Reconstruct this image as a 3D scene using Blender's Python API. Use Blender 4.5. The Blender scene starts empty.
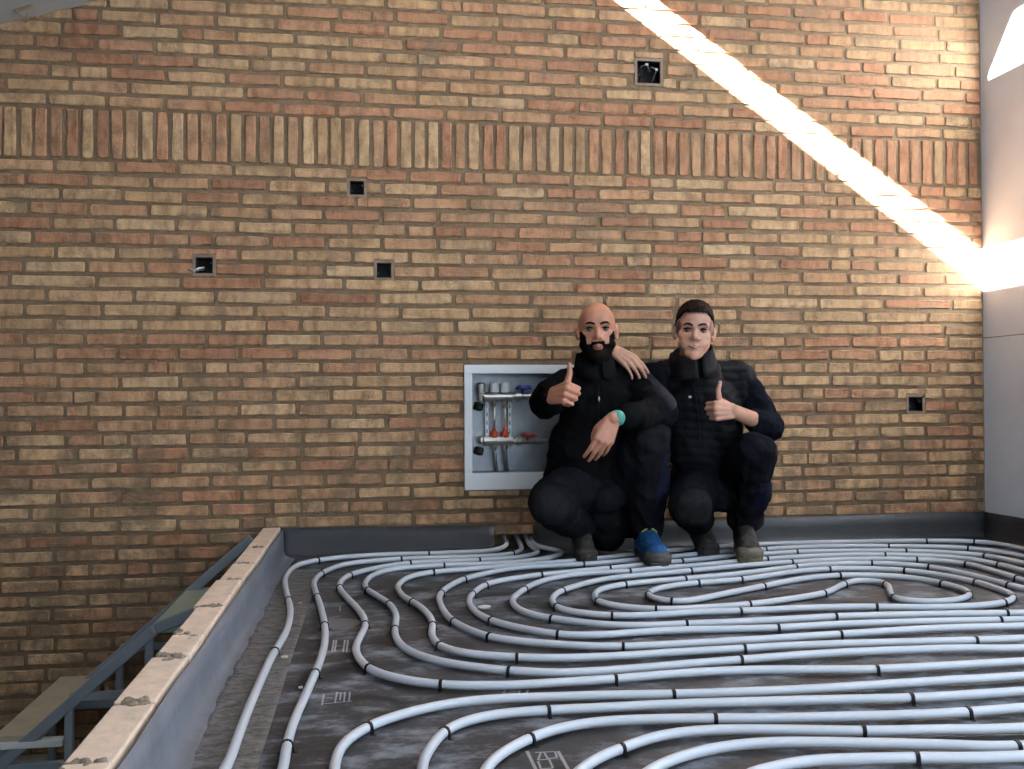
import bpy, bmesh, math, random
import numpy as np
from mathutils import Vector, Matrix, noise as mnoise

random.seed(11)
rng = np.random.RandomState(5)
scene = bpy.context.scene
COL = scene.collection

# ------------------------------------------------------------------ camera
PSI, PIT, ROL, FPX, CD, CH = .1459, .0141, .0045, 947.35, 4.3604, .7078
_F0 = Vector((math.sin(PSI), math.cos(PSI), 0)); _R0 = Vector((math.cos(PSI), -math.sin(PSI), 0)); _Z = Vector((0, 0, 1))
CF = _F0*math.cos(PIT)+_Z*math.sin(PIT); _U = _Z*math.cos(PIT)-_F0*math.sin(PIT)
CR = _R0*math.cos(ROL)-_U*math.sin(ROL); CU = _U*math.cos(ROL)+_R0*math.sin(ROL)
cam_d = bpy.data.cameras.new('camera'); cam = bpy.data.objects.new('camera', cam_d); COL.objects.link(cam)
cam_d.sensor_width = 36; cam_d.lens = FPX/1024*36; cam_d.clip_start = .05
M = Matrix.Identity(4)
for i in range(3):
    M[i][0] = CR[i]; M[i][1] = CU[i]; M[i][2] = -CF[i]
M[0][3], M[1][3], M[2][3] = 0, -CD, CH
cam.matrix_world = M
scene.camera = cam

# ------------------------------------------------------------------ sky, sun, exposure
world = bpy.data.worlds.new('sky'); scene.world = world; world.use_nodes = True
bg = world.node_tree.nodes['Background']
bg.inputs['Color'].default_value = (.68, .83, 1.0, 1); bg.inputs['Strength'].default_value = 2.95
sun_d = bpy.data.lights.new('sun', 'SUN'); sun_d.energy = 600; sun_d.angle = math.radians(1.0); sun_d.color = (1, .975, .94)
sun = bpy.data.objects.new('sun', sun_d); COL.objects.link(sun)
SUN_DIR = Vector((1, .8, -.705)).normalized()
sun.rotation_euler = SUN_DIR.to_track_quat('-Z', 'Y').to_euler(); sun.location = (-4, -3, 6)
scene.view_settings.view_transform = 'Standard'; scene.view_settings.look = 'None'
scene.view_settings.gamma = 1; scene.view_settings.use_curve_mapping = False
scene.view_settings.exposure = 0.0
scene.cycles.use_denoising = True
scene.cycles.max_bounces = 8
scene.cycles.sample_clamp_indirect = 8

# ------------------------------------------------------------------ measuring helpers (pixel -> point on a real plane)
def pray(x, y): return CF+CR*((x-512)/FPX)-CU*((y-384.5)/FPX)
def onY(x, y, Y=0.0):
    d = pray(x, y); t = (Y+CD)/d.y; return Vector((d.x*t, Y, CH+d.z*t))
def onZ(x, y, z=0.0):
    d = pray(x, y); t = (z-CH)/d.z; return Vector((d.x*t, -CD+d.y*t, z))
def onX(x, y, X):
    d = pray(x, y); t = X/d.x; return Vector((X, -CD+d.y*t, CH+d.z*t))
def topix(p):
    v = Vector(p)-Vector((0, -CD, CH)); z = v.dot(CF); return 512+FPX*v.dot(CR)/z, 384.5-FPX*v.dot(CU)/z

# ------------------------------------------------------------------ object helpers
def tag(o, label=None, cat=None, group=None, kind=None):
    if label: o['label'] = label
    if cat: o['category'] = cat
    if group: o['group'] = group
    if kind: o['kind'] = kind
    return o
def link(name, me, mat=None, parent=None):
    o = bpy.data.objects.new(name, me); COL.objects.link(o)
    if mat and me is not None and not me.materials: me.materials.append(mat)
    if parent: o.parent = parent
    return o
def empty(name, loc=(0, 0, 0)):
    o = bpy.data.objects.new(name, None); COL.objects.link(o); o.location = loc; o.empty_display_size = .1; return o
def rel(parent):                    # children are written in world coordinates; keep them there
    return Matrix.Translation(-Vector(parent.location)) if parent else Matrix.Identity(4)
def mesh_bm(name, bm, mat=None, parent=None, smooth=False):
    if parent: bm.transform(rel(parent if parent.parent is None else parent.parent))
    me = bpy.data.meshes.new(name); bm.to_mesh(me); bm.free()
    if smooth:
        me.polygons.foreach_set('use_smooth', [True]*len(me.polygons))
    return link(name, me, mat, parent)
def bm_box(bm, a, b):
    vs = [bm.verts.new((x, y, z)) for x in (a[0], b[0]) for y in (a[1], b[1]) for z in (a[2], b[2])]
    for f in ((0, 1, 3, 2), (4, 6, 7, 5), (0, 4, 5, 1), (2, 3, 7, 6), (0, 2, 6, 4), (1, 5, 7, 3)):
        bm.faces.new([vs[i] for i in f])
def bevel(bm, w, seg=1):
    bmesh.ops.recalc_face_normals(bm, faces=bm.faces)
    bmesh.ops.bevel(bm, geom=list(bm.edges), offset=w, segments=seg, affect='EDGES', profile=.5)
def box_obj(name, a, b, mat, parent=None, bev=0):
    bm = bmesh.new(); bm_box(bm, a, b)
    bmesh.ops.recalc_face_normals(bm, faces=bm.faces)
    if bev: bevel(bm, bev, 2)
    return mesh_bm(name, bm, mat, parent)
def frames(pts):
    n = len(pts); T = []
    for i in range(n):
        t = pts[min(i+1, n-1)]-pts[max(i-1, 0)]; T.append(t.normalized())
    return T
def bm_tube(bm, pts, r, seg=8, cap=True, up=Vector((0, 0, 1))):
    pts = [Vector(p) for p in pts]; T = frames(pts); rings = []
    rr = r if hasattr(r, '__len__') else [r]*len(pts)
    for p, t, q in zip(pts, T, rr):
        u = up if abs(t.dot(up)) < .95 else Vector((1, 0, 0))
        s = t.cross(u).normalized(); v = s.cross(t)
        rings.append([bm.verts.new(p+(s*math.cos(a)+v*math.sin(a))*q) for a in [2*math.pi*k/seg for k in range(seg)]])
    for A, B in zip(rings, rings[1:]):
        for k in range(seg):
            bm.faces.new((A[k], A[(k+1) % seg], B[(k+1) % seg], B[k]))
    if cap:
        bm.faces.new(rings[0]); bm.faces.new(rings[-1])
def tube_obj(name, pts, r, mat, parent=None, seg=10, smooth=True):
    bm = bmesh.new(); bm_tube(bm, pts, r, seg); bmesh.ops.recalc_face_normals(bm, faces=bm.faces)
    return mesh_bm(name, bm, mat, parent, smooth)
def bm_lathe(bm, c, axis, prof, seg=16):     # prof: (dist along axis, radius)
    axis = Vector(axis).normalized(); u = Vector((0, 0, 1)) if abs(axis.z) < .9 else Vector((1, 0, 0))
    s = axis.cross(u).normalized(); v = s.cross(axis); rings = []
    for h, r in prof:
        rings.append([bm.verts.new(Vector(c)+axis*h+(s*math.cos(a)+v*math.sin(a))*max(r, 1e-4)) for a in [2*math.pi*k/seg for k in range(seg)]])
    for A, B in zip(rings, rings[1:]):
        for k in range(seg): bm.faces.new((A[k], A[(k+1) % seg], B[(k+1) % seg], B[k]))
    bm.faces.new(rings[0]); bm.faces.new(rings[-1])
def lathe_obj(name, c, axis, prof, mat, parent=None, seg=16, smooth=False):
    bm = bmesh.new(); bm_lathe(bm, c, axis, prof, seg); bmesh.ops.recalc_face_normals(bm, faces=bm.faces)
    return mesh_bm(name, bm, mat, parent, smooth)
def catmull(pts, step):
    P = [Vector(p) for p in pts]; P = [P[0]*2-P[1]]+P+[P[-1]*2-P[-2]]; out = []
    for i in range(1, len(P)-2):
        p0, p1, p2, p3 = P[i-1:i+3]; n = max(1, int((p2-p1).length/step))
        for k in range(n):
            t = k/n
            out.append(.5*((2*p1)+(p2-p0)*t+(2*p0-5*p1+4*p2-p3)*t*t+(3*p1-p0-3*p2+p3)*t**3))
    out.append(P[-2]); return out
def smooth_path(pts, it):
    a = np.array([list(p) for p in pts])
    for _ in range(it):
        b = a.copy(); b[1:-1] = .25*a[:-2]+.5*a[1:-1]+.25*a[2:]; a = b
    return [Vector(p) for p in a]

# ------------------------------------------------------------------ materials
def nodes(name):
    m = bpy.data.materials.new(name); m.use_nodes = True; nt = m.node_tree
    return m, nt, nt.nodes['Principled BSDF'], nt.links
def N(nt, t, **kw):
    n = nt.nodes.new(t)
    for k, v in kw.items(): setattr(n, k, v)
    return n
def noise(nt, vec, scale, detail=4, rough=.6):
    n = N(nt, 'ShaderNodeTexNoise'); n.inputs['Scale'].default_value = scale; n.inputs['Detail'].default_value = detail
    n.inputs['Roughness'].default_value = rough; nt.links.new(vec, n.inputs['Vector']); return n.outputs['Fac']
def ramp(nt, fac, stops):
    r = N(nt, 'ShaderNodeValToRGB'); e = r.color_ramp.elements
    while len(e) < len(stops): e.new(.5)
    for q, (p, c) in zip(e, stops):
        q.position = p; q.color = tuple(c)+(1,) if len(c) == 3 else c
    nt.links.new(fac, r.inputs['Fac']); return r.outputs['Color']
def mix(nt, fac, a, b, mode='MIX'):
    m = N(nt, 'ShaderNodeMix', data_type='RGBA', blend_type=mode)
    for v, k in ((fac, 0), (a, 6), (b, 7)):
        if isinstance(v, (int, float)): m.inputs[k].default_value = v
        elif isinstance(v, tuple): m.inputs[k].default_value = v+(1,) if len(v) == 3 else v
        else: nt.links.new(v, m.inputs[k])
    return m.outputs[2]
def bump(nt, b, h, strength, dist=.01):
    n = N(nt, 'ShaderNodeBump'); n.inputs['Strength'].default_value = strength; n.inputs['Distance'].default_value = dist
    nt.links.new(h, n.inputs['Height']); nt.links.new(n.outputs['Normal'], b.inputs['Normal'])
def geo(nt): return N(nt, 'ShaderNodeNewGeometry').outputs['Position']
def mapped(nt, vec, sc):
    m = N(nt, 'ShaderNodeMapping'); m.inputs['Scale'].default_value = sc; nt.links.new(vec, m.inputs['Vector']); return m.outputs['Vector']
def simple(name, col, rough=.6, metal=0, nscale=0, namt=.25, bmp=0, bscale=60, spec=.5, coat=0):
    m, nt, b, L = nodes(name)
    b.inputs['Roughness'].default_value = rough; b.inputs['Metallic'].default_value = metal
    b.inputs['Specular IOR Level'].default_value = spec
    if coat: b.inputs['Coat Weight'].default_value = coat
    p = geo(nt)
    f = noise(nt, p, nscale or 14)
    c = ramp(nt, f, [(.3, tuple(v*(1-namt) for v in col)), (.7, tuple(min(1, v*(1+namt)) for v in col))])
    L.new(c, b.inputs['Base Color'])
    if bmp: bump(nt, b, noise(nt, p, bscale, 5), bmp)
    return m
MORTAR = (.172, .120, .073)
def brick_mat(name, src):
    m, nt, b, L = nodes(name); p = geo(nt)
    if src == 'obj': c = N(nt, 'ShaderNodeObjectInfo').outputs['Color']
    else: c = N(nt, 'ShaderNodeAttribute', attribute_name='tone').outputs['Color']
    pm = mapped(nt, p, (1, 1, .45))
    blot = noise(nt, pm, 26, 2)
    c1 = mix(nt, 1.0, c, ramp(nt, blot, [(.30, (.62, .56, .52)), (.5, (1, 1, 1)), (.70, (1.25, 1.25, 1.22))]), 'MULTIPLY')
    fine = noise(nt, p, 120, 4)
    c2 = mix(nt, 1.0, c1, ramp(nt, fine, [(.3, (.86, .86, .86)), (.7, (1.1, 1.1, 1.1))]), 'MULTIPLY')
    # mortar smears, heavier on the lowest courses
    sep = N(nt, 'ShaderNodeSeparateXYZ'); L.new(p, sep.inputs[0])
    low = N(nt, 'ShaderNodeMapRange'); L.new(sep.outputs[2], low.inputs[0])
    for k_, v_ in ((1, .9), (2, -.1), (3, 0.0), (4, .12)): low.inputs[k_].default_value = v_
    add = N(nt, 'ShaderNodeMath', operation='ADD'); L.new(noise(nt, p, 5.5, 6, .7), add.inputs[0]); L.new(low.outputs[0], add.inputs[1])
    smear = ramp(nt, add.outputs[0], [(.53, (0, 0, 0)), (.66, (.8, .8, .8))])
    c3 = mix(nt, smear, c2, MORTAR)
    L.new(c3, b.inputs['Base Color']); b.inputs['Roughness'].default_value = .92; b.inputs['Specular IOR Level'].default_value = .2
    bump(nt, b, noise(nt, p, 90, 6, .7), .6, .008)
    return m
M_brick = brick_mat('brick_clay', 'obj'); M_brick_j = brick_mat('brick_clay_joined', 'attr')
def mortar_mat(name='mortar', c=MORTAR):
    m, nt, b, L = nodes(name); p = geo(nt)
    f = noise(nt, p, 22, 6, .7)
    L.new(ramp(nt, f, [(.3, tuple(v*.72 for v in c)), (.7, tuple(v*1.3 for v in c))]), b.inputs['Base Color'])
    b.inputs['Roughness'].default_value = .95; b.inputs['Specular IOR Level'].default_value = .15
    bump(nt, b, noise(nt, p, 70, 6, .75), .8, .01); return m
M_mortar = mortar_mat()
M_patch = mortar_mat('grey_render_patch', (.27, .20, .145))
M_white = simple('white_plaster', (.70, .75, .82), .8, nscale=4, namt=.05, bmp=.05)
M_ceil = simple('grey_board', (.50, .49, .47), .8, nscale=6, namt=.05, spec=.3)
M_slab = simple('concrete', (.17, .16, .145), .9, nscale=8, namt=.2, bmp=.3)
def membrane_mat():
    m, nt, b, L = nodes('black_membrane'); p = geo(nt)
    dust = noise(nt, mapped(nt, p, (1, 1.6, 1)), 5, 8, .72)
    dust2 = noise(nt, mapped(nt, p, (3, 1, 1)), 16, 5, .7)
    c = ramp(nt, dust, [(.40, (.014, .0145, .016)), (.50, (.034, .037, .043)), (.64, (.21, .228, .262))])
    spk = ramp(nt, dust2, [(.66, (0, 0, 0)), (.74, (.6, .6, .6))])
    L.new(mix(nt, spk, c, (.20, .215, .245)), b.inputs['Base Color']); b.inputs['Specular IOR Level'].default_value = .18
    L.new(ramp(nt, dust, [(.4, (.5, .5, .5)), (.65, (.75, .75, .75))]), b.inputs['Roughness'])
    bump(nt, b, noise(nt, p, 9, 5), .25, .02); return m
M_mem = membrane_mat()
M_foil_lit = simple('edge_foil_lit', (.13, .145, .175), .5, nscale=9, namt=.18, bmp=.2, bscale=14)  # side light on the kerb foil put into its lighter colour
M_tape = simple('dusty_clear_film', (.12, .12, .122), .35, nscale=30, namt=.8, bmp=.9, bscale=30)
M_foil_shade = simple('edge_foil_shade', (.024, .026, .030), .6, nscale=9, namt=.2, bmp=.2, bscale=14, spec=.3)  # same edge foil; shade along the walls put into a darker colour
M_pipe = simple('white_pex_pipe', (.66, .68, .72), .32, nscale=5, namt=.04)
M_clip = simple('black_clip', (.006, .006, .007), .5, spec=.15)
M_kerb = simple('pale_clay', (.88, .67, .51), .9, nscale=24, namt=.14, bmp=.3)
M_kmort = mortar_mat('kerb_mortar', (.30, .24, .18))
M_steel = simple('blue_grey_steel', (.26, .30, .34), .5, metal=0, nscale=10, namt=.1, spec=.3)
M_tread = simple('tan_board', (.50, .42, .30), .8, nscale=9, namt=.12)
M_treadg = simple('greenish_board', (.40, .46, .36), .7, nscale=9, namt=.1)
M_chrome = simple('nickel', (.72, .69, .64), .28, metal=1, namt=.08)
M_wplast = simple('white_plastic', (.85, .85, .84), .4, namt=.03)
M_cab = simple('white_lacquer', (.90, .90, .90), .35, namt=.02)
M_zinc = simple('galvanised_sheet', (.27, .285, .30), .4, metal=.7, nscale=18, namt=.15)
M_black = simple('black_plastic', (.004, .004, .0045), .45, spec=.1)
M_red = simple('red_plastic', (.62, .06, .02), .4)
M_dred = simple('dark_red_handle', (.32, .03, .02), .4)
M_blue = simple('blue_handle', (.02, .035, .22), .4)
M_print = simple('white_print', (.30, .31, .33), .6)
M_crumb = simple('plaster_crumb', (.72, .68, .58), .9)
def skin_mat(name, col):
    m = simple(name, col, .5, nscale=30, namt=.1, bmp=.05)
    b = m.node_tree.nodes['Principled BSDF']; b.inputs['Subsurface Weight'].default_value = .12
    b.inputs['Subsurface Radius'].default_value = (.012, .005, .003); return m
M_skin1 = skin_mat('tanned_skin', (.47, .215, .135)); M_skin2 = skin_mat('fair_skin', (.56, .30, .205))
M_beard = simple('black_beard', (.008, .006, .005), .8, nscale=120, namt=.5, bmp=.6, bscale=200, spec=.0)
M_hair = simple('dark_brown_hair', (.009, .006, .005), .7, nscale=120, namt=.5, bmp=.6, bscale=200, spec=.02)
M_fade = simple('cropped_side_hair', (.20, .12, .09), .7, nscale=120, namt=.3)
M_jacket = simple('black_softshell', (.0055, .0055, .006), .8, nscale=10, namt=.2, bmp=.25, bscale=35, spec=.0)
M_panel = simple('charcoal_panel', (.020, .020, .026), .8, nscale=10, namt=.2, bmp=.2, bscale=60, spec=.02)
M_sweat = simple('navy_sweater', (.006, .0065, .0095), .9, nscale=10, namt=.2, bmp=.3, bscale=45, spec=.0)
M_vest = simple('black_quilted_vest', (.007, .0072, .0085), .65, nscale=10, namt=.2, bmp=.2, bscale=30, spec=.03)
M_trous = simple('dark_navy_workwear', (.009, .009, .011), .85, nscale=12, namt=.2, bmp=.3, bscale=40, spec=.0)
M_trous2 = simple('navy_workwear', (.0065, .0068, .009), .85, nscale=12, namt=.2, bmp=.3, bscale=40, spec=.0)
M_knee = simple('charcoal_knee_pad', (.0105, .0105, .0115), .85, nscale=20, namt=.3, bmp=.4, bscale=50, spec=.02)
M_navyp = simple('navy_side_panel', (.009, .010, .019), .85, nscale=20, namt=.2, spec=.0)
M_shoeb = simple('blue_shoe', (.02, .10, .26), .6, nscale=60, namt=.4, spec=.2)
M_shoeg = simple('dusty_grey_toe', (.07, .066, .06), .8, nscale=40, namt=.3, spec=.2)
M_shoey = simple('yellow_lace', (.55, .52, .08), .6)
M_boot = simple('dusty_dark_boot', (.035, .031, .027), .85, nscale=35, namt=.5, spec=.2)
M_bootd = simple('dusty_tan_toe', (.15, .125, .10), .9, nscale=35, namt=.3, spec=.2)
M_sole = simple('ochre_sole', (.15, .125, .07), .8, nscale=30, namt=.4)
M_soled = simple('dark_sole', (.03, .03, .028), .8)
M_teal = simple('teal_watch_strap', (.09, .36, .31), .5)
M_eye = simple('eye_white', (.27, .21, .18), .6, namt=.02); M_iris = simple('dark_iris', (.015, .01, .008), .2)
M_lip = simple('lip', (.30, .10, .08), .5, spec=.4)
M_silver = simple('zip_silver', (.5, .5, .5), .4, metal=1)

# ------------------------------------------------------------------ measures of the place
XC = 3.0307                      # corner with the white wall
PITCH = .063; ZB = 1.7601        # course pitch, lower edge of the upright-brick band
BAND = .2253; BH = .0445
ZK = .1341; KL, KR = -.4871, -.4064
CABX0, CABX1, CABZ0, CABZ1 = .417, 1.02, .284, .861
BOXES = [dict(x0=1.25, x1=1.363, z0=2.206, z1=2.311), dict(x0=-.101, x1=-.038, z0=1.636, z1=1.698),
         dict(x0=-.776, x1=-.703, z0=1.268, z1=1.338), dict(x0=.02, x1=.084, z0=1.259, z1=1.326),
         dict(x0=2.624, x1=2.698, z0=.633, z1=.703)]
WX0, WX1, WZ0, WZ1 = -3.3, XC, -2.6, 3.95

# ------------------------------------------------------------------ back wall: mortar body with holes
holes = [(CABX0+.03, CABX1-.03, CABZ0+.06, CABZ1-.03)]+[(b['x0'], b['x1'], b['z0'], b['z1']) for b in BOXES]+[(.556, .735, .004, .075)]
def wall_with_holes(bm, x0, x1, z0, z1, holes, y, depth):
    xs = sorted({x0, x1}|{v for h in holes for v in h[:2]}); zs = sorted({z0, z1}|{v for h in holes for v in h[2:]})
    V = {}
    def v(x, z, yy):
        k = (x, z, yy)
        if k not in V: V[k] = bm.verts.new((x, yy, z))
        return V[k]
    def inh(x, z): return any(h[0] < x < h[1] and h[2] < z < h[3] for h in holes)
    for a, b in zip(xs, xs[1:]):
        for c, d in zip(zs, zs[1:]):
            if not inh((a+b)/2, (c+d)/2): bm.faces.new((v(a, c, y), v(b, c, y), v(b, d, y), v(a, d, y)))
    for a, b, c, d in holes:
        for q in (((a, c), (b, c)), ((b, c), (b, d)), ((b, d), (a, d)), ((a, d), (a, c))):
            (p0, p1) = q
            bm.faces.new([bm.verts.new((p0[0], y, p0[1])), bm.verts.new((p0[0], y+depth, p0[1])), bm.verts.new((p1[0], y+depth, p1[1])), bm.verts.new((p1[0], y, p1[1]))])
    bm_box(bm, (x0, y+depth, z0), (x1, y+depth+.1, z1))
bm = bmesh.new(); wall_with_holes(bm, WX0, WX1, WZ0, WZ1, holes, -.0005, .13)
wall_back = mesh_bm('wall_back', bm, M_mortar)
tag(wall_back, 'old exposed brick wall with a band of upright bricks behind the two men', kind='structure')

# brick layout: each course carries a measured vertical joint near the left and near the right end
LJ = {0: (116, 167), 1: (90, 181), 2: (123, 195.6), 3: (89, 210), 4: (115, 225), 5: (92.8, 241), 6: (117, 253), 7: (87, 267), 8: (97, 282), 9: (134, 295.5),
      10: (102.5, 309), 11: (139.6, 324), 12: (85, 339.6), 13: (118, 354.5), 14: (85, 368.5), 15: (120, 383), 16: (96.7, 397), 17: (124, 412), 18: (95.7, 426), 19: (129, 440),
      20: (134.8, 454.5), 21: (118.8, 469), 22: (90.4, 483), 23: (120, 498), 24: (92, 512), 25: (119, 526), 26: (90, 541), 27: (55, 556), 28: (90, 570), 29: (60, 585), 30: (28, 600), 31: (52, 615),
      -1: (107, 98), -2: (129, 83), -3: (109, 68), -4: (135.7, 53), -5: (96.7, 39), -6: (121, 25), -7: (100, 11)}
RJ = {0: (919.7, 192), 1: (851, 203.5), 2: (874.8, 215), 3: (896, 228), 4: (875.8, 240.6), 5: (897, 254), 6: (876.7, 265.6), 7: (897, 279), 8: (920.7, 291.4), 9: (884, 304), 10: (865, 317), 11: (877, 330),
      12: (898, 342), 13: (877, 355.5), 14: (899, 368), 15: (877, 381), 16: (895, 393.5), 17: (862, 405.6), 18: (899.8, 419), 19: (877.7, 432), 20: (900, 444.7), 21: (878, 457), 22: (899, 470), 23: (880.6, 482),
      24: (900, 495.5), 25: (880.6, 508), -1: (895, 130), -2: (875.8, 114.6), -3: (894, 104)}
TAN = [(.51, .335, .185), (.48, .305, .165), (.54, .36, .205), (.46, .29, .155), (.50, .315, .175)]
RED = [(.41, .21, .118), (.38, .192, .108), (.43, .23, .13), (.355, .178, .10), (.43, .235, .135)]
MID = [(.46, .275, .155), (.44, .255, .14)]
def tone(k, x):
    if 8 <= k <= 11: pt, pr = .78, .05
    elif 12 <= k <= 13: pt, pr = .30, .45
    elif k == 'band': pt, pr = .40, .35
    elif k > 13: pt, pr = .42, .25
    elif k < 0: pt, pr = (.40, .33) if x < 0 else (.28, .40)
    else: pt, pr = (.42, .33) if x < 0 else (.30, .42)
    u = random.random()
    c = random.choice(TAN if u < pt else RED if u > 1-pr else MID); s = random.uniform(.86, 1.12)
    return tuple(v*s for v in c)
bricks = []        # (x0, x1, z0, z1, colour, upright)
def add_brick(x0, x1, z0, z1, col, upright=False):
    if x1-x0 < .018 or z1-z0 < .015: return
    for (hx0, hx1, hz0, hz1, m) in CUTS:
        if x1 > hx0-m and x0 < hx1+m and z1 > hz0-m and z0 < hz1+m:
            if z0 > hz0-m+.012 and False: return
            l, r = hx0-m-x0, x1-(hx1+m)
            top, bot = z1-(hz1+m), hz0-m-z0
            if l > .03: add_brick(x0, hx0-m, z0, z1, col, upright)
            if r > .03: add_brick(hx1+m, x1, z0, z1, col, upright)
            if top > .018: add_brick(max(x0, hx0-m), min(x1, hx1+m), hz1+m+.001, z1, col, upright)
            if bot > .018: add_brick(max(x0, hx0-m), min(x1, hx1+m), z0, hz0-m-.001, col, upright)
            return
    bricks.append((x0, x1, z0, z1, col, upright))
CUTS = [(CABX0, CABX1, CABZ0, CABZ1, .003)]+[(b['x0'], b['x1'], b['z0'], b['z1'], .014) for b in BOXES]+[(.556, .735, .0, .075, .0)]
def course(k, zc):
    longrow = 8 <= k <= 11
    pitch = .339 if longrow else .249; jt = .0165
    xl = onY(*LJ[k]).x if k in LJ else random.uniform(0, .2)
    if k in RJ:
        xr = onY(*RJ[k]).x; n = max(1, round((xr-xl)/pitch)); pitch = (xr-xl)/n
    x = xl-pitch*math.ceil((xl-WX0)/pitch)
    edges = []
    while x < WX1+pitch:
        edges.append(x+(0 if abs(x-xl) < .01 else random.uniform(-.009, .009))); x += pitch
    for a, b in zip(edges, edges[1:]):
        a2, b2 = max(a+jt/2, WX0), min(b-jt/2, WX1-.006)
        if b2-a2 < .03: continue
        dz = random.uniform(-.0022, .0022); hh = BH*random.uniform(.93, 1.06)/2
        col = tone(k, a)
        if random.random() < .07 and b2-a2 > .15:      # a broken pair
            m = a2+(b2-a2)*random.uniform(.35, .7)
            add_brick(a2, m-.005, zc-hh+dz, zc+hh+dz, col); add_brick(m+.005, b2, zc-hh+dz, zc+hh+dz, tone(k, a))
        else: add_brick(a2, b2, zc-hh+dz, zc+hh+dz, col)
for k in range(0, 62): course(k, ZB-PITCH*(k+.5))
for k in range(-1, -32, -1):
    zc = ZB+BAND+PITCH*(-k-.5)
    if zc < WZ1: course(k, zc)
x = onY(7, 130).x-PITCH*.25
x -= PITCH*math.floor((x-WX0)/PITCH)
while x < WX1-.03:
    w = BH*random.uniform(.92, 1.04); c = x+PITCH/2+random.uniform(-.003, .003)
    add_brick(c-w/2, min(c+w/2, WX1-.005), ZB+.006+random.uniform(-.003, .003), ZB+BAND-.006+random.uniform(-.003, .003), tone('band', x) if False else tone(-1, x), True)
    x += PITCH
def brick_verts(sd):
    r = random.Random(sd); out = []
    o = [(-.485, -.5), (-.1, -.5), (.2, -.5), (.485, -.5), (.5, -.26), (.5, .26), (.485, .5), (.16, .5), (-.2, .5), (-.485, .5), (-.5, .27), (-.5, -.26)]
    for lvl, (ins, y) in enumerate(((0, .012), (0, -.0045), (1, -.0085))):
        for (a, b) in o:
            ja, jb = r.uniform(-.014, .014), r.uniform(-.07, .07)
            if lvl == 0: ja = jb = 0
            out.append((a*(1-.022*ins)+ja*.6, y+(r.uniform(-.0015, .0015) if lvl == 2 else 0), b*(1-.11*ins)+jb))
    f = [tuple(range(24, 36))]
    for l in (0, 12):
        for i in range(12): f.append((l+i, l+(i+1) % 12, l+12+(i+1) % 12, l+12+i))
    return out, f
BV = [brick_verts(s) for s in range(12)]
BM = []
for vs, fs in BV:
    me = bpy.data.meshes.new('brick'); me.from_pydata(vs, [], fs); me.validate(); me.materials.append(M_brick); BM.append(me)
def seen_area(b):
    x0, x1, z0, z1 = b[:4]
    ps = [topix((x, -.008, z)) for x, z in ((x0, z0), (x1, z0), (x1, z1), (x0, z1))]
    if any(p[0] < 2 or p[0] > 1022 or p[1] < 2 or p[1] > 767 for p in ps): return 0
    cx = sum(p[0] for p in ps)/4; cy = sum(p[1] for p in ps)/4
    if 535 < cx < 780 and 350 < cy < 560: return 0
    if cx-280 < (527-cy)*.9 and cy > 527 and cx > 200: return 0
    if cy > 527 and cx > 250: return 0
    return .5*abs(sum(ps[i][0]*ps[(i+1) % 4][1]-ps[(i+1) % 4][0]*ps[i][1] for i in range(4)))
order = sorted(range(len(bricks)), key=lambda i: -seen_area(bricks[i]))
single = set(order[:300])
jv, jf, jc = [], [], []
for i, (x0, x1, z0, z1, col, up) in enumerate(bricks):
    cx, cz, w, h = (x0+x1)/2, (z0+z1)/2, x1-x0, z1-z0; py = random.uniform(-.0015, .002); vi = random.randrange(12)
    if i in single:
        o = bpy.data.objects.new('brick', BM[vi]); COL.objects.link(o); o.parent = wall_back
        o.location = (cx, py, cz); o.scale = (w, 1, h)
        if up: o.rotation_euler = (0, math.pi/2, 0); o.scale = (h, 1, w)
        o.color = col+(1,)
    else:
        vs, fs = BV[vi]; base = len(jv)
        for (a, y, b) in vs:
            jv.append((cx+(b*w if up else a*w), y+py, cz+(a*h if up else b*h))); jc.append(col+(1,))
        jf += [tuple(base+q for q in (reversed(f) if up else f)) for f in fs]
me = bpy.data.meshes.new('brick_courses'); me.from_pydata(jv, [], jf)
at = me.color_attributes.new('tone', 'FLOAT_COLOR', 'POINT'); at.data.foreach_set('color', np.array(jc, dtype=np.float32).ravel())
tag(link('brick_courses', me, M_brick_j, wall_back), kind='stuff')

# ------------------------------------------------------------------ other structure
bm = bmesh.new()          # white wall on the right; unseen wide opening added further along it for side light
RY0, RY1 = .14, -6.5; OY0, OY1, OZ0, OZ1 = -2.0, -6.3, .1, 3.65
for (a, b, c, d) in ((RY0, OY0, WZ0, WZ1), (OY0, OY1, WZ0, OZ0), (OY0, OY1, OZ1, WZ1), (OY1, RY1, WZ0, WZ1)):
    bm_box(bm, (XC, b, c), (XC+.2, a, d))
wall_right = mesh_bm('wall_right', bm, M_white)
tag(wall_right, 'white plastered wall at the right edge, next to the brick wall', kind='structure')
zs = onX(1004, 336, XC).z
tag(box_obj('panel_seam', (XC-.0012, -1.1, zs-.0022), (XC+.01, .004, zs+.0022), M_slab, wall_right))
box_obj('corner_bead', (XC-.006, -.006, .12), (XC+.002, .0, WZ1), M_patch, wall_right)
wall_left = box_obj('wall_left', (WX0-.2, -6.5, WZ0), (WX0, .14, 2.2), M_slab)
tag(wall_left, 'bare concrete wall beyond the stairwell on the left', kind='structure')
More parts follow.
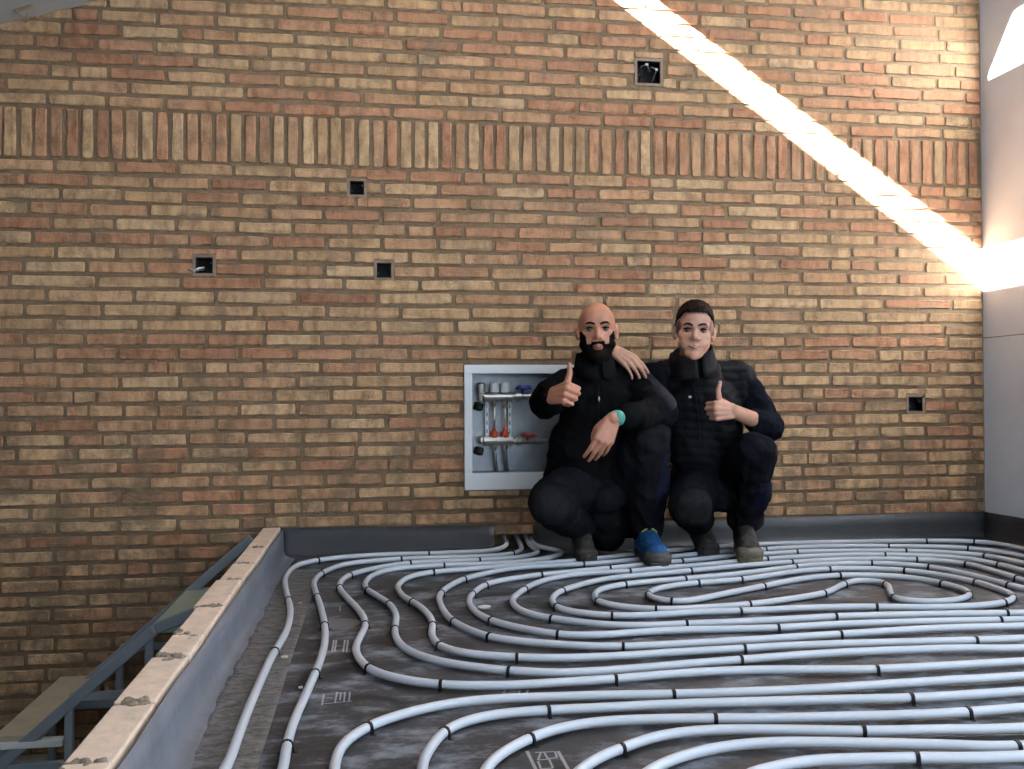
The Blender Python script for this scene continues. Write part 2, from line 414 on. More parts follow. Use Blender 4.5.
# sloping ceiling (rises to the right) with the long sun slot; the other two openings are added for light
SLOTS = [(.625, .178, -.03, -2.5), (1.68, .26, -1.24, -2.5), (2.39, .86, -3.1, -6.2)]     # centre x, width, y from, y to
def roofz(x): return 2.827+.31*x
bm = bmesh.new()
def roof_piece(x0, x1, y0, y1, t=.03):
    vs = [bm.verts.new((x, y, roofz(x)+dz)) for x in (x0, x1) for y in (y0, y1) for dz in (0, t)]
    for f in ((0, 1, 3, 2), (4, 6, 7, 5), (0, 4, 5, 1), (2, 3, 7, 6), (0, 2, 6, 4), (1, 5, 7, 3)): bm.faces.new([vs[i] for i in f])
xa = WX0-.2
for sx, sw, y0, y1 in SLOTS:
    roof_piece(xa, sx-sw/2, -6.5, .14); roof_piece(sx-sw/2, sx+sw/2, -6.5, y1); roof_piece(sx-sw/2, sx+sw/2, y0, .14); xa = sx+sw/2
roof_piece(xa, XC+.2, -6.5, .14)
bmesh.ops.recalc_face_normals(bm, faces=bm.faces)
ceiling = mesh_bm('ceiling', bm, M_ceil)
tag(ceiling, 'sloping light grey ceiling board showing in the top left corner', kind='structure')
bm = bmesh.new()  # unseen rear wall added to cut light, its opening sized for frontal fill
for a, b in (((WX0-.2, -6.7, WZ0), (-.4, -6.5, WZ1)), ((-.4, -6.7, WZ0), (XC, -6.5, .1)), ((-.4, -6.7, 2.6), (XC, -6.5, WZ1))): bm_box(bm, a, b)
wall_rear = mesh_bm('wall_rear', bm, M_slab)
tag(wall_rear, 'unseen rear wall behind the photographer, added to shape the light', kind='structure')
lower_floor = box_obj('floor_lower', (WX0, -6.5, WZ0-.1), (XC, .14, WZ0), M_slab)
tag(lower_floor, 'concrete floor far below in the stairwell', kind='structure')
FY1 = -6.5
floor = box_obj('floor', (KL, FY1, -.28), (XC, .0055, 0), M_mem)
tag(floor, 'black dusty membrane floor under the white heating pipes', kind='structure')

# printed marks on the membrane (flat print)
def print_mark(strokes, w=.006):
    bm = bmesh.new()
    for a, b in strokes:
        p, q = onZ(*a, .0012), onZ(*b, .0012); t = (q-p).normalized(); s = Vector((-t.y, t.x, 0))*w/2
        bm.faces.new([bm.verts.new(v) for v in (p-s, q-s, q+s, p+s)])
    bmesh.ops.recalc_face_normals(bm, faces=bm.faces)
    return mesh_bm('printed_mark', bm, M_print, floor)
print_mark([((334, 640), (332, 652)), ((336.5, 640), (334.5, 652)), ((336, 646), (342, 646)), ((345, 640), (343, 652)), ((348, 640), (346.5, 652)), ((334, 651), (337, 651))], .005)
print_mark([((324, 694), (322, 705)), ((327, 698), (333, 698)), ((337, 692), (335, 703)), ((337, 693), (346, 692.5)), ((341, 693), (340, 700)), ((345, 692), (344, 702)), ((350, 692), (349, 701)), ((322, 704), (352, 701))], .004)
print_mark([((527, 751), (538, 774)), ((558, 751), (571, 774))], .007)
print_mark([((535, 752.5), (555, 751.5)), ((555, 751.5), (557, 757.5)), ((557, 757.5), (548, 759)), ((548, 759), (544, 752)), ((541, 752), (538, 760)), ((538, 760), (549, 759)), ((549, 759), (553, 768)), ((553, 768), (541, 769)), ((541, 769), (538, 761))], .0045)
print_mark([((505, 690), (503, 695)), ((510, 691), (517, 691)), ((520, 690), (518, 695)), ((528, 690), (526, 694))], .005)
print_mark([((300, 606), (340, 606)), ((340, 606), (340, 611))], .004)
bm = bmesh.new(); c = onZ(342, 624, .001)
bm.faces.new([bm.verts.new((c.x+.055*math.cos(a)*(1+.1*math.sin(3*a)), c.y+.075*math.sin(a), .001)) for a in [k*math.pi/12 for k in range(24)]])
mesh_bm('printed_mark', bm, simple('grey_smudge', (.10, .10, .105), .6), floor)

# edge foil turned up along the walls
def strip(name, pts, h0, h1, thick_dir, flap, label, wav=.004, mat=None):
    # pts: floor line points; a wavy ribbon with a flap lying on the floor
    bm = bmesh.new(); td = Vector(thick_dir); rows = []
    n = len(pts)
    for i, p in enumerate(pts):
        h = h0+(h1-h0)*i/(n-1); w = mnoise.noise(Vector((p[0]*3.1, p[1]*3.1, 1.7)))*wav; w2 = mnoise.noise(Vector((p[0]*5, p[1]*5, 7.7)))*wav
        P = Vector(p)
        prof = [P+td*(.004+w2*.4)+Vector((0, 0, h+w*.8)), P+td*(.009+w2)+Vector((0, 0, h*.6)), P+td*(.011+w)+Vector((0, 0, .03)), P+td*(.020+w)+Vector((0, 0, .008)), P+td*(.036+abs(w))+Vector((0, 0, .0022)), P+td*(flap+w*4)+Vector((0, 0, .0012))]
        rows.append([bm.verts.new(v) for v in prof])
    for A, B in zip(rows, rows[1:]):
        for k in range(len(A)-1): bm.faces.new((A[k], A[k+1], B[k+1], B[k]))
    bmesh.ops.recalc_face_normals(bm, faces=bm.faces)
    o = mesh_bm(name, bm, mat or M_foil_shade, None, True)
    s = o.modifiers.new('thickness', 'SOLIDIFY'); s.thickness = .0015; s.offset = 0
    return tag(o, label, kind='structure')
lin = lambda a, b, n: [tuple(np.array(a)+(np.array(b)-np.array(a))*i/(n-1)) for i in range(n)]
strip('trim_1', lin((KR, -.006, 0), (.552, -.006, 0), 30), .131, .118, (0, -1, 0), .07, 'edge foil in shaded tone turned up the brick wall left of the two men')
strip('trim_2', lin((.738, -.006, 0), (XC, -.006, 0), 50), .118, .130, (0, -1, 0), .06, 'edge foil in shaded tone turned up the brick wall behind and right of the men')
strip('trim_3', lin((KR+.002, 0, 0), (KR+.002, -5.2, 0), 90), .128, .122, (1, 0, 0), .07, 'edge foil in lit tone turned up against the brick kerb', .008, M_foil_lit)
strip('trim_4', lin((XC-.002, 0, 0), (XC-.002, -3.6, 0), 50), .130, .125, (-1, 0, 0), .05, 'edge foil in shaded tone turned up the white wall')
# clear film strip taped along the kerb side
ta, tb = onZ(294, 652), onZ(255.7, 769)
bm = bmesh.new(); rows = []
for i in range(60):
    y = -.35-i*.07
    xr = tb.x+(ta.x-tb.x)*(y-tb.y)/(ta.y-tb.y); xr = min(max(xr, -.22), -.16)
    rows.append([bm.verts.new((x, y, .0026+.0008*max(0, mnoise.noise(Vector((x*30, y*14, 0)))))) for x in np.linspace(KR+.042, xr, 10)])
for A, B in zip(rows, rows[1:]):
    for k in range(9): bm.faces.new((A[k], A[k+1], B[k+1], B[k]))
bmesh.ops.recalc_face_normals(bm, faces=bm.faces)
o = mesh_bm('film_strip', bm, M_tape, None, True); s = o.modifiers.new('t', 'SOLIDIFY'); s.thickness = .001
tag(o, 'dusty wrinkled clear film strip on the floor along the kerb', 'film')

# ------------------------------------------------------------------ kerb of pale hollow bricks
kerb = empty('brick_kerb', (KL, -.02, 0))
tag(kerb, 'low kerb of pale clay bricks between the stairwell and the heated floor', 'kerb')
kj = [-.012]+[onZ(230, y, ZK).y for y in (548, 563.5, 580, 605.7, 633, 653, 697, 755)]
kj += [kj[-1]-.31*i for i in range(1, 6)]
for a, b in zip(kj, kj[1:]):
    bm = bmesh.new(); jx = random.uniform(-.005, .005); w = random.uniform(-.003, .003)
    bm_box(bm, (KL+jx, b+.006, .0), (KR-.004+jx*.4, a-.004, ZK+random.uniform(-.004, .003)))
    bevel(bm, .004, 2); mesh_bm('brick', bm, M_kerb, kerb)
for i, y in enumerate(kj[1:]):
    bm = bmesh.new()
    for q in range(13 if i in (3, 4, 5, 6, 7) else 5):
        bmesh.ops.create_icosphere(bm, subdivisions=2, radius=1, matrix=Matrix.Translation((random.uniform(KL+.008, KR-.016), y+random.gauss(0, .016 if i in (4, 5) else .007), ZK-.001)) @ Matrix.Diagonal((random.uniform(.006, .013), random.uniform(.005, .012), random.uniform(.003, .009), 1)))
    for v in bm.verts: v.co += mnoise.noise_vector(v.co*90)*.003
    mesh_bm('mortar_joint', bm, M_kmort, kerb)
box_obj('bedding', (KL+.006, kj[-1], -.002), (KR-.008, -.012, .012), M_kmort, kerb)

# ------------------------------------------------------------------ steel stair going down to the left
z1 = onY(195, 587).z; YN = onZ(150, 627, z1).y
stair = empty('steel_staircase', (-1.0, YN/2, WZ0)); tag(stair, 'blue grey steel staircase going down along the brick wall at the left', 'staircase')
A = onY(150, 627, YN); B = onY(70, 697, YN); run = A.x-B.x; rise = A.z-B.z
def bar(name, p, q, w, h, mat, up=(0, 0, 1)):
    p, q = Vector(p), Vector(q); t = (q-p).normalized(); s = Vector(up).cross(t)
    s = s.normalized(); v = t.cross(s); bm = bmesh.new()
    vs = [bm.verts.new(e+s*a*w/2+v*b*h/2) for e in (p, q) for a, b in ((-1, -1), (1, -1), (1, 1), (-1, 1))]
    for f in ((0, 1, 2, 3), (4, 7, 6, 5), (0, 4, 5, 1), (1, 5, 6, 2), (2, 6, 7, 3), (3, 7, 4, 0)): bm.faces.new([vs[i] for i in f])
    bmesh.ops.recalc_face_normals(bm, faces=bm.faces); bevel(bm, .003, 1)
    return mesh_bm(name, bm, mat, stair)
for yy in (YN, -.05):
    d = Vector((-run, 0, -rise)); a = Vector((A.x, yy, A.z-.024))-d*(.06 if yy == YN else 1.0)
    bar('stringer', (a.x, yy, a.z), a+d*11.3, .045, .055, M_steel, (0, 1, 0)) if False else bar('stringer', a, a+d*7.4, .035, .040, M_steel)
    if yy == YN: bar('stringer', a-d*.02, (KL-.006, yy, a.z+.115), .035, .040, M_steel)
    for k in range(0, 6):
        c = Vector((A.x, yy, A.z))+d*k
        bar('riser_bar', (c.x-.002, yy, c.z-.02), (c.x-.002, yy, c.z-rise), .028, .028, M_steel, (1, 0, 0))
        bar('tread_bar', (c.x, yy, c.z-rise), (c.x-run, yy, c.z-rise), .028, .028, M_steel)
def tread(name, x0, x1, z, mat, y0=None, y1=-.012, t=.022):
    o = box_obj(name, (x0, YN-.01 if y0 is None else y0, z-t), (x1, y1, z), mat, stair, .003); return o
tread('tread', A.x+.0, KL-.012, A.z, M_treadg)
p = onY(60, 677, -.02)
tread('tread', p.x, p.x+.16, p.z, M_tread)
for k in range(3, 7):
    tread('tread', A.x-run*k-.02, A.x-run*(k-1)-.02, A.z-rise*k+.03-.0, M_tread)
w0 = onY(0, 745, YN); w1 = onY(64, 743, YN)
box_obj('tread_edge', (w0.x-.2, YN-.02, w0.z-.012), (w1.x, YN+.03, w0.z+.012), M_wplast, stair, .003)

# ------------------------------------------------------------------ heating pipes
PR = .0106; PZ = PR+.0036
def px(pts): return [onZ(x, y, PZ) for x, y in pts]
def xy(*a): return [Vector((x, y, PZ)) for x, y in a]
hole = lambda x, dy=0: [Vector((onY(x, 541).x, .10, .055)), Vector((onY(x, 541).x, .03, .045)), Vector((onY(x, 542).x, -.06, .028))]
R3 = [(540, 552), (530, 555), (516.7, 557.5), (479.6, 560), (440, 561.5), (411, 562.8), (395, 564.8), (375.8, 568.2), (352, 574), (341.5, 580.5), (339.5, 587.5), (345, 595.5), (356, 607), (364, 617.7), (365, 627.4), (360, 637), (355.8, 647), (359, 658.7), (371, 670), (383, 675), (399, 679), (422, 682.7), (442, 684.6), (478, 685.8), (517, 685), (556, 682.6), (615, 678.7), (657.7, 675), (716, 671), (760, 669.7), (808, 669.5), (877, 669), (949.5, 665.5), (1024, 661.4)]
A1 = [(1010, 546), (974, 541.5), (925, 540.8), (844, 541.8), (764, 544), (700, 548), (640, 553.5), (589, 559.5)]
R5 = [(540, 563.2), (500, 566.5), (470, 569), (433, 572), (410, 576.6), (399.5, 583.5), (398, 589), (404, 597), (415, 603), (426, 611.8), (432.4, 621), (432.4, 627), (431.4, 635), (436.6, 643.5), (447, 649), (468, 653.8), (517, 657.3), (560, 658), (618.6, 655.9), (677, 652), (743.6, 648.3), (779, 646), (857, 643.2), (974, 640.2), (1024, 638.2)]
A3 = [(1024, 563), (985.6, 555.6), (950, 552.6), (905, 550.8), (844, 550.8), (796, 552), (740, 555.5), (690, 560), (640, 565)]
R7 = [(609.7, 568), (573.8, 571.4), (541, 574.7), (503.4, 580), (484.5, 585), (471.5, 595), (469.5, 604), (477.7, 613.5), (491.5, 620.4), (517, 627.4), (556, 634), (580, 635.4), (599, 635), (638, 632.2), (677, 630), (740, 628.6), (779, 627.6), (844, 623.9), (940, 621), (1024, 619.4)]
A5 = [(1024, 581), (1016.6, 578), (990, 569.8), (967, 563.8), (932, 560), (880, 558.8), (844, 559.4), (792, 562), (740, 565.8), (720, 567.8)]
R9 = [(677, 571.8), (638, 575.2), (605, 579), (580, 584.8), (562.5, 590.3), (554, 595.5), (552, 601), (556, 606.5), (565, 610.3), (580, 612.8), (613, 615.7), (657.7, 614.7), (697, 612), (740, 610.8), (780, 609), (844, 606.8), (900, 607), (932, 607.4), (980, 605.4), (1004, 602.4), (1013, 598.5), (1012, 594.6), (1000, 589.6), (976, 582), (940, 574.8), (905, 570.3), (870, 568.4), (844, 568.4), (828, 568.8), (794.7, 571.6), (742, 579.2), (699, 582.6), (669, 586), (653, 590), (647, 594), (653, 598.5), (673, 601.6), (697, 599.4), (726, 593.4), (760, 586.8), (794, 580), (824, 576.2), (845, 575), (879, 575.3), (914, 578), (942, 583.3), (963, 589), (970, 593), (968, 596.6), (955, 600), (932, 601.8), (907, 600.8), (894.5, 598.4), (890, 592), (888.5, 585.5), (881, 581.6), (858, 580.2), (843.5, 584), (824, 593), (779, 600.4), (748.8, 604.2), (700, 607.8), (656.6, 609.2), (618.6, 606.2), (600, 602), (594.5, 597), (599, 590), (625.8, 584), (685, 578.6), (740, 573.6), (794.7, 566.8), (828, 564), (870.5, 563), (900, 564.3), (931, 567), (975, 575.8), (1008, 584.7), (1024, 588.5)]
R8 = [(1024, 612.8), (940, 613.8), (844, 616), (800, 618.5), (740, 621.6), (687, 623.7), (638, 625.6), (599, 624.2), (570, 620.8), (552, 618.4), (536, 615.5), (521.5, 610.8), (513, 603.5), (514, 597), (526.5, 588), (539, 582), (558, 577), (589, 573), (630, 571), (660, 568.2), (710, 564), (740, 561.2), (792, 557), (844, 554.9), (880, 554.6), (932, 555.8), (967, 558.6), (999.6, 564.6), (1024, 570.8)]
R6 = [(1024, 625.8), (940, 628), (841, 634), (760, 639.2), (677, 644), (623.5, 646.4), (580, 645.6), (517, 641), (489, 636.6), (472, 631), (456, 623), (446.4, 614.7), (440.3, 604), (439.6, 595.5), (446.8, 587.6), (464, 579), (489, 572.6), (514.7, 568), (546, 565.8), (583, 564), (600, 563), (660, 557.5), (720, 552), (765, 549.2), (798, 547.2), (844, 546), (888, 546.1), (930, 546.5), (968, 548.2), (1000, 551.8), (1024, 556.8)]
R4 = [(1024, 648), (967, 648), (897, 650), (841, 652.5), (798.6, 655), (741.6, 659.6), (696.7, 663), (657.7, 666.6), (599, 671), (560, 672.8), (536, 672.2), (508, 670.6), (477.7, 667.4), (448, 663.2), (423, 657), (406, 649), (397, 640), (394.8, 630.5), (395.8, 621), (395.8, 613.7), (389.5, 604), (378, 596.3), (368, 590), (364.7, 584.5), (369, 577.8), (380, 572.2), (400, 568), (444, 565.4), (489, 563.8), (520, 561.6), (548, 558), (562, 553.5), (556, 550)]
def uturn(a, b, xm):                     # out-of-frame bend beside the white wall
    a, b = onZ(*a, PZ), onZ(*b, PZ); s_ = 1 if b.y > a.y else -1; r = min(.34, abs(b.y-a.y)*.45)
    lo_, hi_ = (a, b) if s_ > 0 else (b, a)                   # lo_: the straight run nearer the camera
    pts = xy((xm-r*1.2, lo_.y+.01), (xm-.32*r, lo_.y+.25*r), (xm, lo_.y+r))
    if hi_.y-lo_.y > 1.2*r: pts += xy((min(xm, hi_.x+.28), lo_.y+r+(hi_.y-lo_.y-r)*.62))
    return pts if s_ > 0 else list(reversed(pts))
circuit = (hole(528)+px(R3)+uturn((1024, 661.4), (1010, 546), 2.90)+px(A1+R5)+uturn((1024, 638.2), (1024, 563), 2.72)
           + px(A3+R7)+uturn((1024, 619.4), (1024, 581), 2.52)+px(A5+R9)+uturn((1024, 588.5), (1024, 612.8), 2.42)
           + px(R8)+uturn((1024, 570.8), (1024, 625.8), 2.62)+px(R6)+uturn((1024, 556.8), (1024, 648), 2.81)+px(R4)+list(reversed(hole(533))))
R1 = [(505, 546), (497, 549.4), (485.5, 551.2), (458, 552.3), (428.8, 553.6), (400, 554), (376, 555), (341, 557.3), (318, 560.2), (302, 563.6), (291, 569.2), (285, 580), (287, 594), (290.4, 609.8), (287, 629.4), (278, 646), (270, 660), (252.7, 698.6), (239, 734), (225.4, 769)]
R2 = [(523, 545), (523, 549), (516, 552.6), (505, 554.8), (477.7, 556.4), (440, 557.6), (402, 558.8), (375, 560.6), (352, 563), (337, 566.4), (321, 573.5), (314, 582), (315.5, 591), (320.5, 606), (324.4, 623.5), (325, 640), (322, 655), (316, 671), (307.4, 691), (293.7, 722), (286, 749), (283, 769)]
R11 = [(334.6, 769), (337, 755), (347, 739.6), (366.5, 727), (385, 719.6), (409, 712.4), (448, 703.8), (497, 698.8), (580, 696), (618.6, 694.9), (674, 694), (740, 692), (818, 688.6), (932, 681.3), (1024, 676)]
R12 = [(422, 769), (426, 755), (442.5, 732.4), (462, 722), (497, 714), (548, 710), (580, 708.8), (657.7, 704.8), (740, 702), (857, 699), (914, 697.8), (1024, 691)]
R13 = [(486, 769), (502, 753), (530, 738), (560, 728), (599, 721.6), (657.7, 719), (714, 718.5), (760, 718.4), (837.7, 716.8), (940, 713.6), (1024, 707.7)]
R14 = [(581.5, 769), (599, 757.5), (622, 748), (657.7, 736), (697, 730.6), (740, 729.4), (800, 730), (865, 731), (949.5, 729.4), (1024, 728)]
R15 = [(652, 769), (677, 757.4), (716, 747.8), (745, 744), (779, 742), (857, 743), (949.5, 744.8), (1024, 746)]
R16 = [(769, 768), (795, 762.6), (818, 759.6), (844, 759), (919.6, 757.4), (1024, 756)]
def ext(pts, head=None, tail=None):
    P = px(pts)
    if head: P = [P[0]+Vector((dx, dy, 0)) for dx, dy in reversed(head)]+P
    if tail: P = P+[P[-1]+Vector((dx, dy, 0)) for dx, dy in tail]
    return P
runs = [
    ('white heating pipe wound into the large double spiral in front of the men', circuit),
    ('outermost white heating pipe nearest the kerb, lying on the clear film', hole(506)+ext(R1[1:], tail=[(-.02, -.25), (.02, -.7), (.25, -1.1)])),
    ('second white heating pipe from the kerb, running down to the lower edge', hole(519)+ext(R2[1:], tail=[(-.01, -.25), (.02, -.6), (.25, -.95)])),
    ('white pipe bend in the foreground, outermost of the nested bends', ext(R11, head=[(0, -.25), (.03, -.55), (.25, -.8)], tail=[(.6, .03), (1.3, .05)])),
    ('second white pipe bend from outside among the nested foreground bends', ext(R12, head=[(0, -.2), (.04, -.45), (.25, -.65)], tail=[(.6, .03), (1.25, .05)])),
    ('third white pipe bend from outside among the nested foreground bends', ext(R13, head=[(-.03, -.15), (.03, -.35), (.25, -.5)], tail=[(.6, .03), (1.2, .04)])),
    ('fourth white pipe bend from outside, clipped close to the lower edge', ext(R14, head=[(-.05, -.1), (-.0, -.26), (.25, -.36)], tail=[(.6, .0), (1.15, .01)])),
    ('fifth white pipe bend from outside, leaving the lower edge right of centre', ext(R15, head=[(-.05, -.06), (-.0, -.16), (.25, -.24)], tail=[(.6, -.01), (1.1, -.01)])),
    ('innermost white pipe bend at the lower right edge', ext(R16, head=[(-.08, -.04), (-.02, -.1), (.25, -.14)], tail=[(.6, .0), (1.0, .0)])),
]
clip_px = [(290, 599), (316, 560), (321, 573), (316, 597), (349, 575), (340, 587), (325, 624.5), (366, 624.5), (276, 653), (369, 590), (389.5, 604), (395, 629),
 (429, 553.6), (402, 558.7), (411, 562.6), (443.5, 565), (479.6, 560), (511, 553), (432.7, 572), (464, 578.6), (440.5, 593), (485, 584.5), (472.8, 595), (540, 575.7), (525, 588.4), (562.6, 592), (555, 608), (412, 603), (433.7, 625.5), (438.6, 645), (454, 622.5), (492, 619.6), (489.8, 636.8), (551, 618.6), (555.8, 634.8), (516.7, 657.3), (508, 669.4),
 (582.5, 565), (610, 568), (628, 572), (625.4, 583.5), (599, 601), (646, 594), (682, 560), (691, 572.3), (685, 578), (699, 583), (742.6, 579), (673, 602), (656.7, 609), (613, 616), (749, 603.6), (740, 611.4), (688, 622.5), (623.5, 646.6), (744.6, 648.5), (741.6, 660),
 (765, 550), (766.4, 560), (794, 562), (794.3, 566), (796.6, 552.8), (828, 568.8), (765, 586.4), (838.6, 575.7), (843.5, 582.5), (825, 593.8), (888, 545.8), (905, 550), (886.5, 553.6), (870.5, 562), (916.8, 558.7), (904.6, 569.8), (931, 566), (873.8, 607), (833.7, 616.7), (778, 628.4), (841, 635.6),
 (925, 540.7), (973, 541), (968, 547), (985.5, 555.5), (967, 564), (1000, 564), (1017, 579.8), (1008, 584.7), (941.5, 583), (975.8, 582.4), (1014.5, 597), (1004, 602.6), (885, 582.4), (895, 599), (974, 594.7), (1007, 614), (999.5, 620), (975.5, 640.4),
 (315, 672), (286, 746.4), (369, 669), (367, 729), (440.5, 685), (442.5, 731.8), (549.5, 710), (531, 737), (615.7, 678.7), (674, 693.7), (713, 718.5), (621.5, 749), (878.7, 669.3), (914, 697.6), (866, 731), (919.7, 758), (969.7, 712), (1019.7, 745.4)]
def clip_mesh():
    bm = bmesh.new(); w = .0042; rings = []
    prof = [(-.020, -PZ+.001), (-.0135, -PZ+.001), (-.0125, 0)]+[(-.0125*math.cos(a), .0125*math.sin(a)) for a in (.45, .9, 1.57, 2.24, 2.7)]+[(.0125, 0), (.0135, -PZ+.001), (.020, -PZ+.001)]
    inn = [(-.020, -PZ-.001), (-.0112, -PZ-.001), (-.0098, 0)]+[(-.0098*math.cos(a), .0098*math.sin(a)) for a in (.45, .9, 1.57, 2.24, 2.7)]+[(.0098, 0), (.0112, -PZ-.001), (.020, -PZ-.001)]
    for o_, i_ in zip(prof, inn):
        rings.append([bm.verts.new((x, o[0], o[1])) for x, o in ((-w, o_), (w, o_), (w, i_), (-w, i_))])
    for A_, B_ in zip(rings, rings[1:]):
        for k in range(4): bm.faces.new((A_[k], A_[(k+1) % 4], B_[(k+1) % 4], B_[k]))
    bm.faces.new(rings[0]); bm.faces.new(rings[-1]); bmesh.ops.recalc_face_normals(bm, faces=bm.faces)
    me = bpy.data.meshes.new('pipe_clip'); bm.to_mesh(me); bm.free(); me.materials.append(M_clip); return me
CLIP = clip_mesh(); pipe_objs = []; pts_all = []
for label, P in runs:
    P = smooth_path(catmull(P, .02), 5)
    bm = bmesh.new(); bm_tube(bm, P, PR, 10); bmesh.ops.recalc_face_normals(bm, faces=bm.faces)
    o = mesh_bm('heating_pipe', bm, M_pipe, None, True)
    tag(o, label, 'pipe', 'white underfloor heating pipes'); pipe_objs.append(o); pts_all.append(np.array([list(p) for p in P]))
for (x, y) in clip_px:
    best = None
    for k, a in enumerate(pts_all):
        pp = [topix(p) for p in a] if k not in globals().setdefault('_pc', {}) else _pc[k]
        _pc[k] = pp; q = np.array(pp); d = ((q-np.array((x, y)))**2).sum(1); i = int(d.argmin())
        if best is None or d[i] < best[0]: best = (d[i], k, i)
    d, k, i = best; a = pts_all[k]; i = min(max(i, 1), len(a)-2)
    if a[i][2] > PZ+.004: continue
    t = a[i+1]-a[i-1]
    c = bpy.data.objects.new('pipe_clip', CLIP); COL.objects.link(c); c.parent = pipe_objs[k]
    c.location = (a[i][0], a[i][1], PZ); c.rotation_euler = (0, 0, math.atan2(t[1], t[0])+random.uniform(-.15, .15))
# crumbs
def crumb(x, y, s, label, sc=(1, 1, .6)):
    bm = bmesh.new(); bmesh.ops.create_icosphere(bm, subdivisions=2, radius=s); p = onZ(x, y, s*.45)
    for v in bm.verts:
        v.co = Vector((v.co.x*sc[0], v.co.y*sc[1], v.co.z*sc[2]))+mnoise.noise_vector(v.co*80+Vector((x, y, 0)))*s*.35
    zmin = min(v.co.z for v in bm.verts)
    for v in bm.verts: v.co += Vector((p.x, p.y, .0035-zmin))
    tag(mesh_bm('plaster_crumb', bm, M_crumb), label, 'crumb', 'plaster crumbs on the floor')
crumb(284.5, 659, .008, 'white plaster crumb beside the clip of the outermost pipe', (1.4, 1, .7))
crumb(300.5, 689, .007, 'beige plaster crumb between the two pipes nearest the kerb', (1, 1.2, .6))
crumb(300, 604, .006, 'small white plaster crumb on the film near the back left bend')
crumb(484, 609, .013, 'cream plaster clump against the inside of a pipe bend', (1.8, 1, .6))
crumb(304, 566, .006, 'tiny white plaster crumb at the far left pipe bend')

# ------------------------------------------------------------------ manifold cabinet and manifold
cab = empty('manifold_cabinet', (CABX0, -.012, CABZ0)); tag(cab, 'open white metal cabinet set into the brick wall beside the bald man', 'cabinet')
fx0, fx1, fz0, fz1 = CABX0+.036, CABX1-.036, CABZ0+.078, CABZ1-.040
for nm, a, b in (('frame', (CABX0, -.014, CABZ1-.040), (CABX1, .004, CABZ1)), ('frame', (CABX0, -.014, CABZ0+.078), (fx0, .004, CABZ1-.040)),
                 ('frame', (fx1, -.014, CABZ0+.078), (CABX1, .004, CABZ1-.040)), ('bottom_plate', (CABX0, -.016, CABZ0), (CABX1, .004, CABZ0+.078))):
    box_obj(nm, a, b, M_cab, cab, .0015)
CY = .115
box_obj('back_panel', (fx0-.004, CY, fz0-.004), (fx1+.004, CY+.004, fz1+.004), M_zinc, cab)
for a, b in (((fx0-.004, -.008, fz0), (fx0, CY, fz1)), ((fx1, -.008, fz0), (fx1+.004, CY, fz1)), ((fx0, -.008, fz0-.004), (fx1, CY, fz0)), ((fx0, -.008, fz1), (fx1, CY, fz1+.004))):
    box_obj('side_panel', a, b, M_zinc, cab)
MY = .055
def w(x, y): return onY(x, y, MY)
up = w(497, 397); lo = w(497, 441)
man = empty('heating_manifold', (up.x, MY, lo.z)); tag(man, 'nickel heating manifold with white caps and red flow meters inside the cabinet', 'manifold')
for nm, y, xa, xb in (('supply_bar', 397, 483, 513), ('return_bar', 441, 483, 513)):
    a, b = w(xa, y), w(xb, y); h = .022
    bm = bmesh.new(); bm_lathe(bm, (a.x, MY, a.z), (1, 0, 0), [(0, .016), (.004, h), (b.x-a.x-.004, h), (b.x-a.x, .016)], 14)
    bmesh.ops.recalc_face_normals(bm, faces=bm.faces); o = mesh_bm(nm, bm, M_chrome, man, False)
    for k in (0, 1):
        xx = w(494.3+10.6*k, y).x; s = -1
        lathe_obj('outlet', (xx, MY, a.z-.012), (0, 0, -1), [(0, .009), (.010, .009), (.012, .012), (.024, .012), (.026, .008), (.034, .008)], M_chrome, o, 10)
for k in (0, 1):
    p_ = w(494.5+10.8*k, 397)
    lathe_obj('valve_cap', (p_.x, MY, p_.z+.012), (0, 0, 1), [(0, .011), (.008, .011), (.010, .0215), (.054, .0205), (.058, .015)], M_wplast, man, 16)
    q_ = w(494.3+10.8*k, 441)
    lathe_obj('flow_meter', (q_.x, MY, q_.z+.012), (0, 0, 1), [(0, .012), (.006, .018), (.030, .018), (.034, .011), (.046, .009), (.048, .004)], M_red, man, 14)
    tube_obj('connecting_pipe', [(q_.x, MY, q_.z+.05), (q_.x, MY, p_.z-.04)], .006, M_chrome, man, 8)
    b0, b1 = w(487.2+23*k, 402), w(487.2+23*k, 448)
    bm = bmesh.new(); bm_box(bm, (b0.x-.008, MY+.016, b1.z), (b0.x+.008, MY+.019, b0.z+.02)); br = mesh_bm('bracket', bm, M_wplast, man)
    for j in range(5):
        zz = b1.z+.03+j*(b0.z-b1.z-.02)/5
        box_obj('slot', (b0.x-.004, MY+.0145, zz), (b0.x+.004, MY+.0165, zz+.018), M_zinc, br)
a = w(481, 397)
lathe_obj('air_vent', (a.x, MY, a.z-.018), (0, 0, 1), [(0, .012), (.02, .015), (.035, .015), (.037, .021), (.080, .021), (.086, .012)], M_chrome, man, 14)
lathe_obj('drain_knob', (w(479, 405).x, MY-.01, w(479, 405).z+.012), (-.25, -.2, -1), [(0, .014), (.005, .023), (.034, .023), (.038, .012)], M_black, man, 14)
a = w(481, 441)
lathe_obj('end_piece', (a.x, MY, a.z-.014), (0, 0, 1), [(0, .010), (.01, .013), (.032, .013), (.036, .008)], M_chrome, man, 14)
lathe_obj('drain_knob', (w(479.5, 449.5).x, MY-.01, w(479.5, 449.5).z+.012), (-.25, -.2, -1), [(0, .014), (.005, .023), (.034, .023), (.038, .012)], M_black, man, 14)
